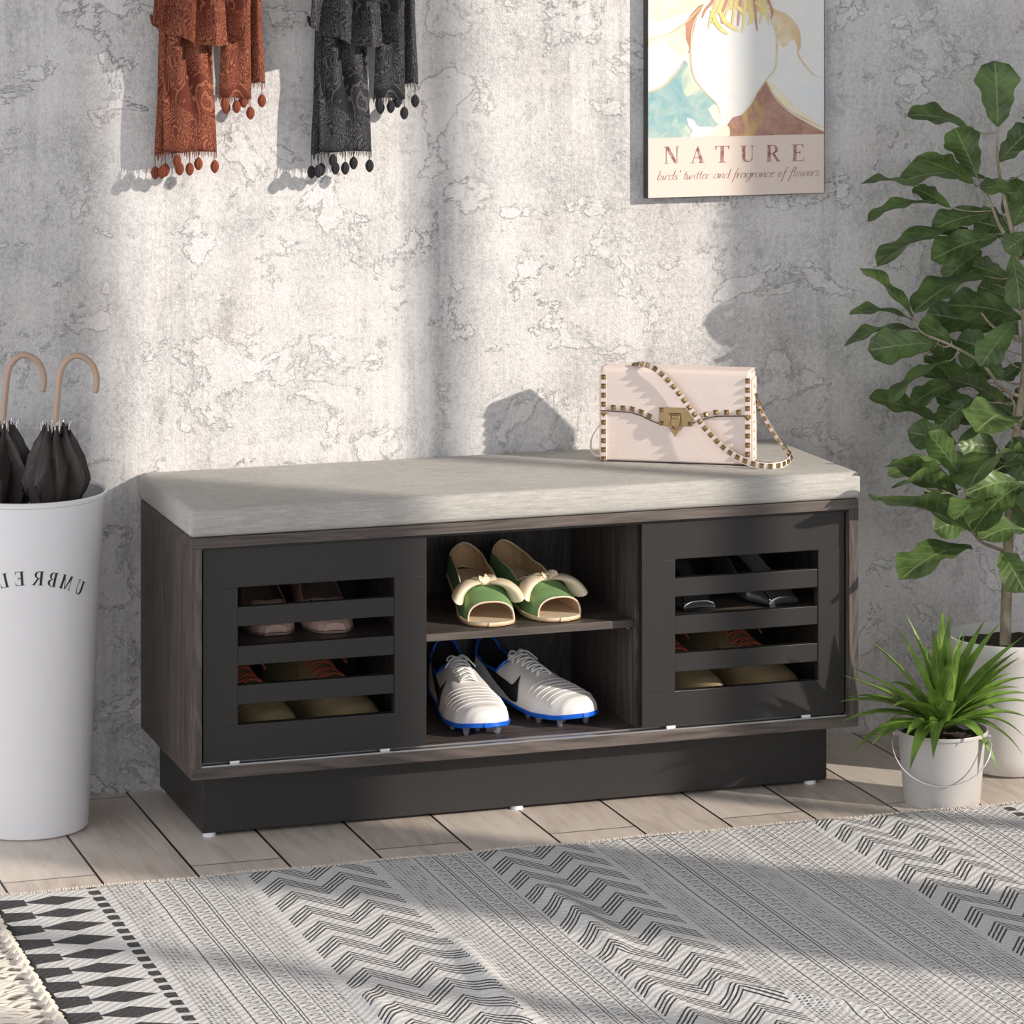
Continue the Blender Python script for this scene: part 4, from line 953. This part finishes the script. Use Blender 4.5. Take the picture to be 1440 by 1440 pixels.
for s_ in (1,-1): MB().tube([hs_*s_*.0655+Vector((0,0,.100)),hs_*s_*.0735+Vector((0,0,.100))],.003,10).build('handle_lug',BKT,kp)
MB().grid([[Vector((r_*math.cos(a),r_*math.sin(a),.099+.003*math.sin(9*a))) for a in [2*PI*k/40 for k in range(40)]] for r_ in (.0005,.03,.0625)],closed=True).build('soil',SOIL,kp)
TIPS=[(1273,862,1),(1258,880,0),(1219,898,1),(1191,936,0),(1186,950,1),(1227,960,-1),(1193,980,-.4),(1178,988,0),(1253,995,-1),(1182,1016,-.5),(1199,1060,-.6),(1225,1048,-.9),(1274,1036,-1.2),(1279,1084,-1.1),(1312,1068,-1.2),(1404,1087,-1),(1439,1062,-.6),(1442,1038,-.4),(1452,1012,-.3),(1458,990,0),
(1454,977,.3),(1433,967,-.6),(1448,952,.2),(1423,947,.6),(1435,924,.5),(1431,915,.9),(1442,893,.3),(1407,875,.4),(1385,872,.8),(1356,880,-.3),(1335,859,1),(1326,857,-.2),(1312,887,-.5),(1337,926,-1),(1304,972,-1.3),(1357,893,-.8),(1300,905,1),(1370,1000,1),(1290,1010,1),(1410,1010,1),(1250,960,1.2),(1420,990,1.2),(1384,1040,-.9),(1240,1030,.9),(1345,990,-1.3)]
kcw=Vector((kc.x,kc.y,.128)); SV=Vector((kc.x-CAM.x,kc.y-CAM.y,0)).normalized()
dm=MB()
DM=leaf_mat('rosette leaf',(.17,.29,.05),(.2,.3,.1),(.30,.44,.12),.38)
for i,(u,v,dd) in enumerate(TIPS):
    tipp=at(u,v,kc.y); off=tipp-kcw; rr_=off.length; L=max(.165,rr_*1.04); dz=math.sqrt(max(0,L*L-rr_*rr_))*max(-1,min(1,dd))*(.8)
    tipp=kcw+off+SV*dz
    # keep the image position of the tip after moving it in depth
    d=ray(u,v); k=(tipp.y-CAM.y)/d.y; tipp=CAM+d*k; tipp.y=min(tipp.y,-.02)
    h0=Vector((tipp.x-kcw.x,tipp.y-kcw.y,0)); hd=h0.normalized() if h0.length>.01 else Vector((0,-1,0)); b=kcw+hd*.010+Vector((0,0,-.012+.006*math.sin(i)))
    side=hd.cross(Vector((0,0,1))).normalized(); up_=(tipp.z-b.z); mid=(b+tipp)/2+Vector((0,0,.030+.014*(1 if up_<0 else 0)))+hd*(.0 if up_>0.05 else .01); rows=[]; n=16
    if up_>.08: mid=(b+tipp)/2-hd*.012+Vector((0,0,.012))
    for k in range(n+1):
        t=k/n; c=b*(1-t)**2+mid*2*t*(1-t)+tipp*t*t; tn=((mid-b)*(1-t)+(tipp-mid)*t).normalized(); sd=tn.cross(Vector((0,0,1)))
        sd=side if sd.length<.3 else sd.normalized(); nn_=sd.cross(tn).normalized()
        w_=.0130*(interp([(0,.55),(.12,.85),(.3,1),(.5,.86),(.75,.48),(.93,.14),(1,.01)],t))
        row=[]
        for s in (-1,-.5,0,.5,1): row.append(c+sd*w_*s+nn_*w_*.45*abs(s)); dm.uv.append((t,(s+1)/2))
        rows.append(row)
    dm.grid(rows)
rel(dm.build('foliage',DM,weld=False,ang=80),kp)
# ------------------------------------------------------------------ rug
def rug_mat():
    m=M('woven cotton rug',rough=.95); x,y,z=m.xyz()
    wob=m.noise(m.map(),60,2); fz=m.noise(m.map((600,160,1)),1,2); X=x+(wob-.5)*.0018; Y=y+(m.noise(m.map(loc=(5,5,0)),60,2)-.5)*.0018
    tot=None
    def addm(e):
        nonlocal tot; tot=e if tot is None else tot.mx(e)
    def chev(a,b,p0,s=1):
        tri=(((X-p0)/.088+.5).fr()-.5).ab()*2            # 0 at peaks, 1 at valleys
        t=((Y+.0+tri*.064*s)/.0712+20).fr(); addm(X.between(a,b)*t.lt(.62)*((t/.62*4).fr().lt(.44)))
    chev(.041,.213,.079); chev(.373,.538,.410); chev(.893,1.044,.930)
    def dots(a,b):
        cx_=((X-a)/.0062).fr(); r_=((X-a)/.0062).m('FLOOR'); cy_=((Y+r_*.0021)/.0062+300).fr(); k=((Y+r_*.0021)/.0062+300).m('FLOOR')
        wn=m.nt.nodes.new('ShaderNodeTexWhiteNoise'); m.nt.links.new(m.comb(r_,(k*.25).m('FLOOR'),1.0),wn.inputs[0]); rv=E(m.nt,wn.outputs[0])
        addm(X.between(a,b)*cx_.lt(.62)*cy_.lt(.48)*(rv*.75+.30))
    for a,b in ((-.157,-.114),(-.012,.026),(.230,.276),(.548,.589),(.704,.744),(.842,.883),(1.165,1.198)): dots(a,b)
    def squig(a,b,n=3):
        wd=(b-a)/n
        for k in range(n):
            a0=a+wd*k; q=(X-a0)/wd
            addm(X.between(a0,a0+wd)*(q.between(.0,.06).mx(q.between(.16,.21)) if k else q.between(.04,.10)))
            rr_=(q-.62)/.30; s=(Y/.0115+100).fr()-.5; ring=((rr_*rr_+s*s*6).m('SQRT')-.62).ab().lt(.16); diag=((s-rr_*.28).ab()).lt(.07)
            alt=(Y/.023+100).fr().lt(.5); addm(X.between(a0,a0+wd)*rr_.ab().lt(1.0)*((ring*alt).mx(diag*(1-alt)).mx(((s-.5+.28*rr_).ab().lt(.06))*(1-alt)))*.8)
        addm(X.between(b,b+.0015)*.9)
    for a,b in ((-.106,-.016),(.282,.366),(.596,.697),(.753,.835),(1.055,1.158)): squig(a,b)
    def ends(X):
        p=((Y+.5425)/.0625+40.5).fr()-.5                   # 0 at diamond axis
        u=(X+.236)/.045; hw=(1-u.ab())*.37; addm(u.ab().lt(1)*(p.ab().lt(hw)))
        bw=((X+.278)*-1/.045).cl()*.16+.24; addm(X.between(-.33,-.276)*p.ab().lt(bw))
        pp=((Y+.5235)/.03125+40.5).fr()-.5; ux=((X+.1765)/.0095); addm(X.between(-.189,-.170)*pp.ab().lt(.33)*((ux*ux*ux.lt(0)+pp*pp*4).lt(1.0)))
    ends(X); ends(X*-1+1.0265)
    speck=m.noise(m.map(),700,2).ss(.35,.6)
    v=(tot*1.0).mx(0); v=(v*(speck*.12+.88)).cl()
    base=m.ramp(fz,[(.3,(.56,.55,.54)),(.7,(.74,.73,.715))]); c=m.mix(v,base,(.022,.022,.025)); m.col(c)
    wv=((X*420).m('SINE')*(Y*420).m('SINE')); m.bump(wv*.5+fz*.6-v*.5,.0012); return m.m
ry0,ry1,rx0,rx1=-.497,-1.80,-.322,1.349
rug=empty('rug',(rx0,ry1,0)); tag(rug,'black and cream woven cotton rug with chevron bands lying on the plank floor','rug')
def seg(p,a,b):
    ab=b-a; t=max(0,min(1,(p-a).dot(ab)/ab.dot(ab))); return (p-(a+ab*t)).length,t
ridges=[]
for (u0,v0),(u1,v1),h,wd in (((770,1250),(872,1332),.010,.016),((640,1325),(740,1440),.012,.018),((505,1395),(560,1440),.008,.016),((1000,1385),(1230,1420),.008,.018),((1150,1150),(1330,1220),.004,.03),((840,1350),(990,1440),.006,.02)):
    a=atz(u0,v0,.005); b=atz(u1,v1,.005); ridges.append((a.xy,b.xy,h,wd))
rg_=MB(); rows=[]; nx,ny=300,240
for i in range(ny+1):
    y=ry0+(ry1-ry0)*i/ny; row=[]
    for j in range(nx+1):
        x=rx0+(rx1-rx0)*j/nx; p=Vector((x,y)); z=.0045+.0012*mnoise.noise(Vector((x*7,y*7,0)))
        for a,b,h,wd in ridges:
            d,t=seg(p,a,b); z+=h*math.exp(-(d/wd)**2)*(.55+.45*math.sin(PI*t))
        yy=y+(.0022*math.sin(x*31)+.003*mnoise.noise(Vector((x*9,0,3))) if i==0 else 0); xx=x+(.003*math.sin(y*40)*(1 if j==0 else 0))
        if j==0: z+=.002
        row.append(Vector((xx,yy,z)))
    rows.append(row)
o=rg_.grid(rows).build('woven_field',rug_mat(),None,weld=False,solid=.0035,off=-1); o.parent=rug; o.matrix_parent_inverse=Matrix.Translation(-Vector(rug.location))
YARN=plain('cream yarn',(.66,.61,.54),.95,grain=500,var=.12); HEM=plain('black hem yarn',(.022,.022,.026),.95,grain=500,var=.4)
rr=random.Random(2)
def rk(mb,name,mat,**k):
    o=mb.build(name,mat,None,**k); o.parent=rug; o.matrix_parent_inverse=Matrix.Translation(-Vector(rug.location)); return o
for xs in (rx0,rx1):
    rk(MB().tube([(xs+.003*math.sin(k*.9)*(1),ry0+(ry1-ry0)*k/120,.006+.001*math.sin(k*1.7)) for k in range(121)],[.0045+.0008*math.sin(k*2.3) for k in range(121)],8),'hem',HEM)
fr=MB(); y=ry0-.04
while y>ry1+.02:
    for sgn,xs in ((-1,rx0-.003),(1,rx1+.003)):
        y2=y+rr.uniform(-.003,.003)
        if abs((y*37)%1)<.55: fr.tube([(xs,y2,.009),(xs+sgn*.008,y2+.003,.013),(xs+sgn*.015,y2-.002,.008)],[.004,.0058,.0035],8)
        P=[(xs,y2,.006)]; a=rr.uniform(-.3,.3); yy=y2; zz=.007
        for k in range(1,8):
            yy+=.006*math.sin(k*1.3+a*9)+a*.004; P.append((xs+sgn*.014*k,yy,.0045+.006*abs(math.sin(k*.9+a*5))*(1-k/9)))
        fr.tube(smooth_path(P,3),.0028,6)
    y-=.0082
tag(rk(fr,'fringe',YARN,weld=False),kind='stuff')
fz=MB(); x=rx0+.01
while x<rx1-.01:
    l=rr.uniform(.001,.005); y0_=ry0+.0022*math.sin(x*31)+.003*mnoise.noise(Vector((x*9,0,3)))
    fz.tube([(x,y0_-.002,.004),(x+rr.uniform(-.002,.002),y0_+l*.6,.006),(x+rr.uniform(-.003,.003),y0_+l,.003)],[.0012,.001,.0006],5); x+=rr.uniform(.002,.0045)
tag(rk(fz,'frayed_edge',YARN,weld=False),kind='stuff')
# ------------------------------------------------------------------ light, sky, camera
sd=bpy.data.lights.new('sun','SUN'); sd.energy=4.7; sd.angle=R(1.1); sd.color=(1.0,.90,.80)
so=bpy.data.objects.new('sun',sd); C.objects.link(so); so.rotation_euler=Vector((-1.15,1,-.55)).to_track_quat('-Z','Y').to_euler()
wd=bpy.data.worlds.new('world'); bpy.context.scene.world=wd; wd.use_nodes=True
bg=wd.node_tree.nodes['Background']; 
_n=wd.node_tree; _tc=_n.nodes.new('ShaderNodeTexCoord'); _sx=_n.nodes.new('ShaderNodeSeparateXYZ'); _n.links.new(_tc.outputs['Generated'],_sx.inputs[0])
_r=_n.nodes.new('ShaderNodeMapRange'); _n.links.new(_sx.outputs[0],_r.inputs[0]); _r.inputs[1].default_value=-1; _r.inputs[2].default_value=1; _r.inputs[3].default_value=1.9; _r.inputs[4].default_value=.8
_n.links.new(_r.outputs[0],bg.inputs[1]); bg.inputs[0].default_value=(.93,.95,1.0,1)
cd=bpy.data.cameras.new('camera'); cd.sensor_width=36; cd.lens=FP/1440*36; cd.shift_x=0; cd.shift_y=-(720-CY)/1440; cd.clip_end=50
co=bpy.data.objects.new('camera',cd); C.objects.link(co); co.location=CAM; co.rotation_euler=(PI/2,0,-YAW)
sc=bpy.context.scene; sc.camera=co
sc.view_settings.view_transform='Standard'; sc.view_settings.look='None'; sc.view_settings.gamma=1; sc.view_settings.exposure=0
try: sc.view_settings.use_curve_mapping=False
except Exception: pass
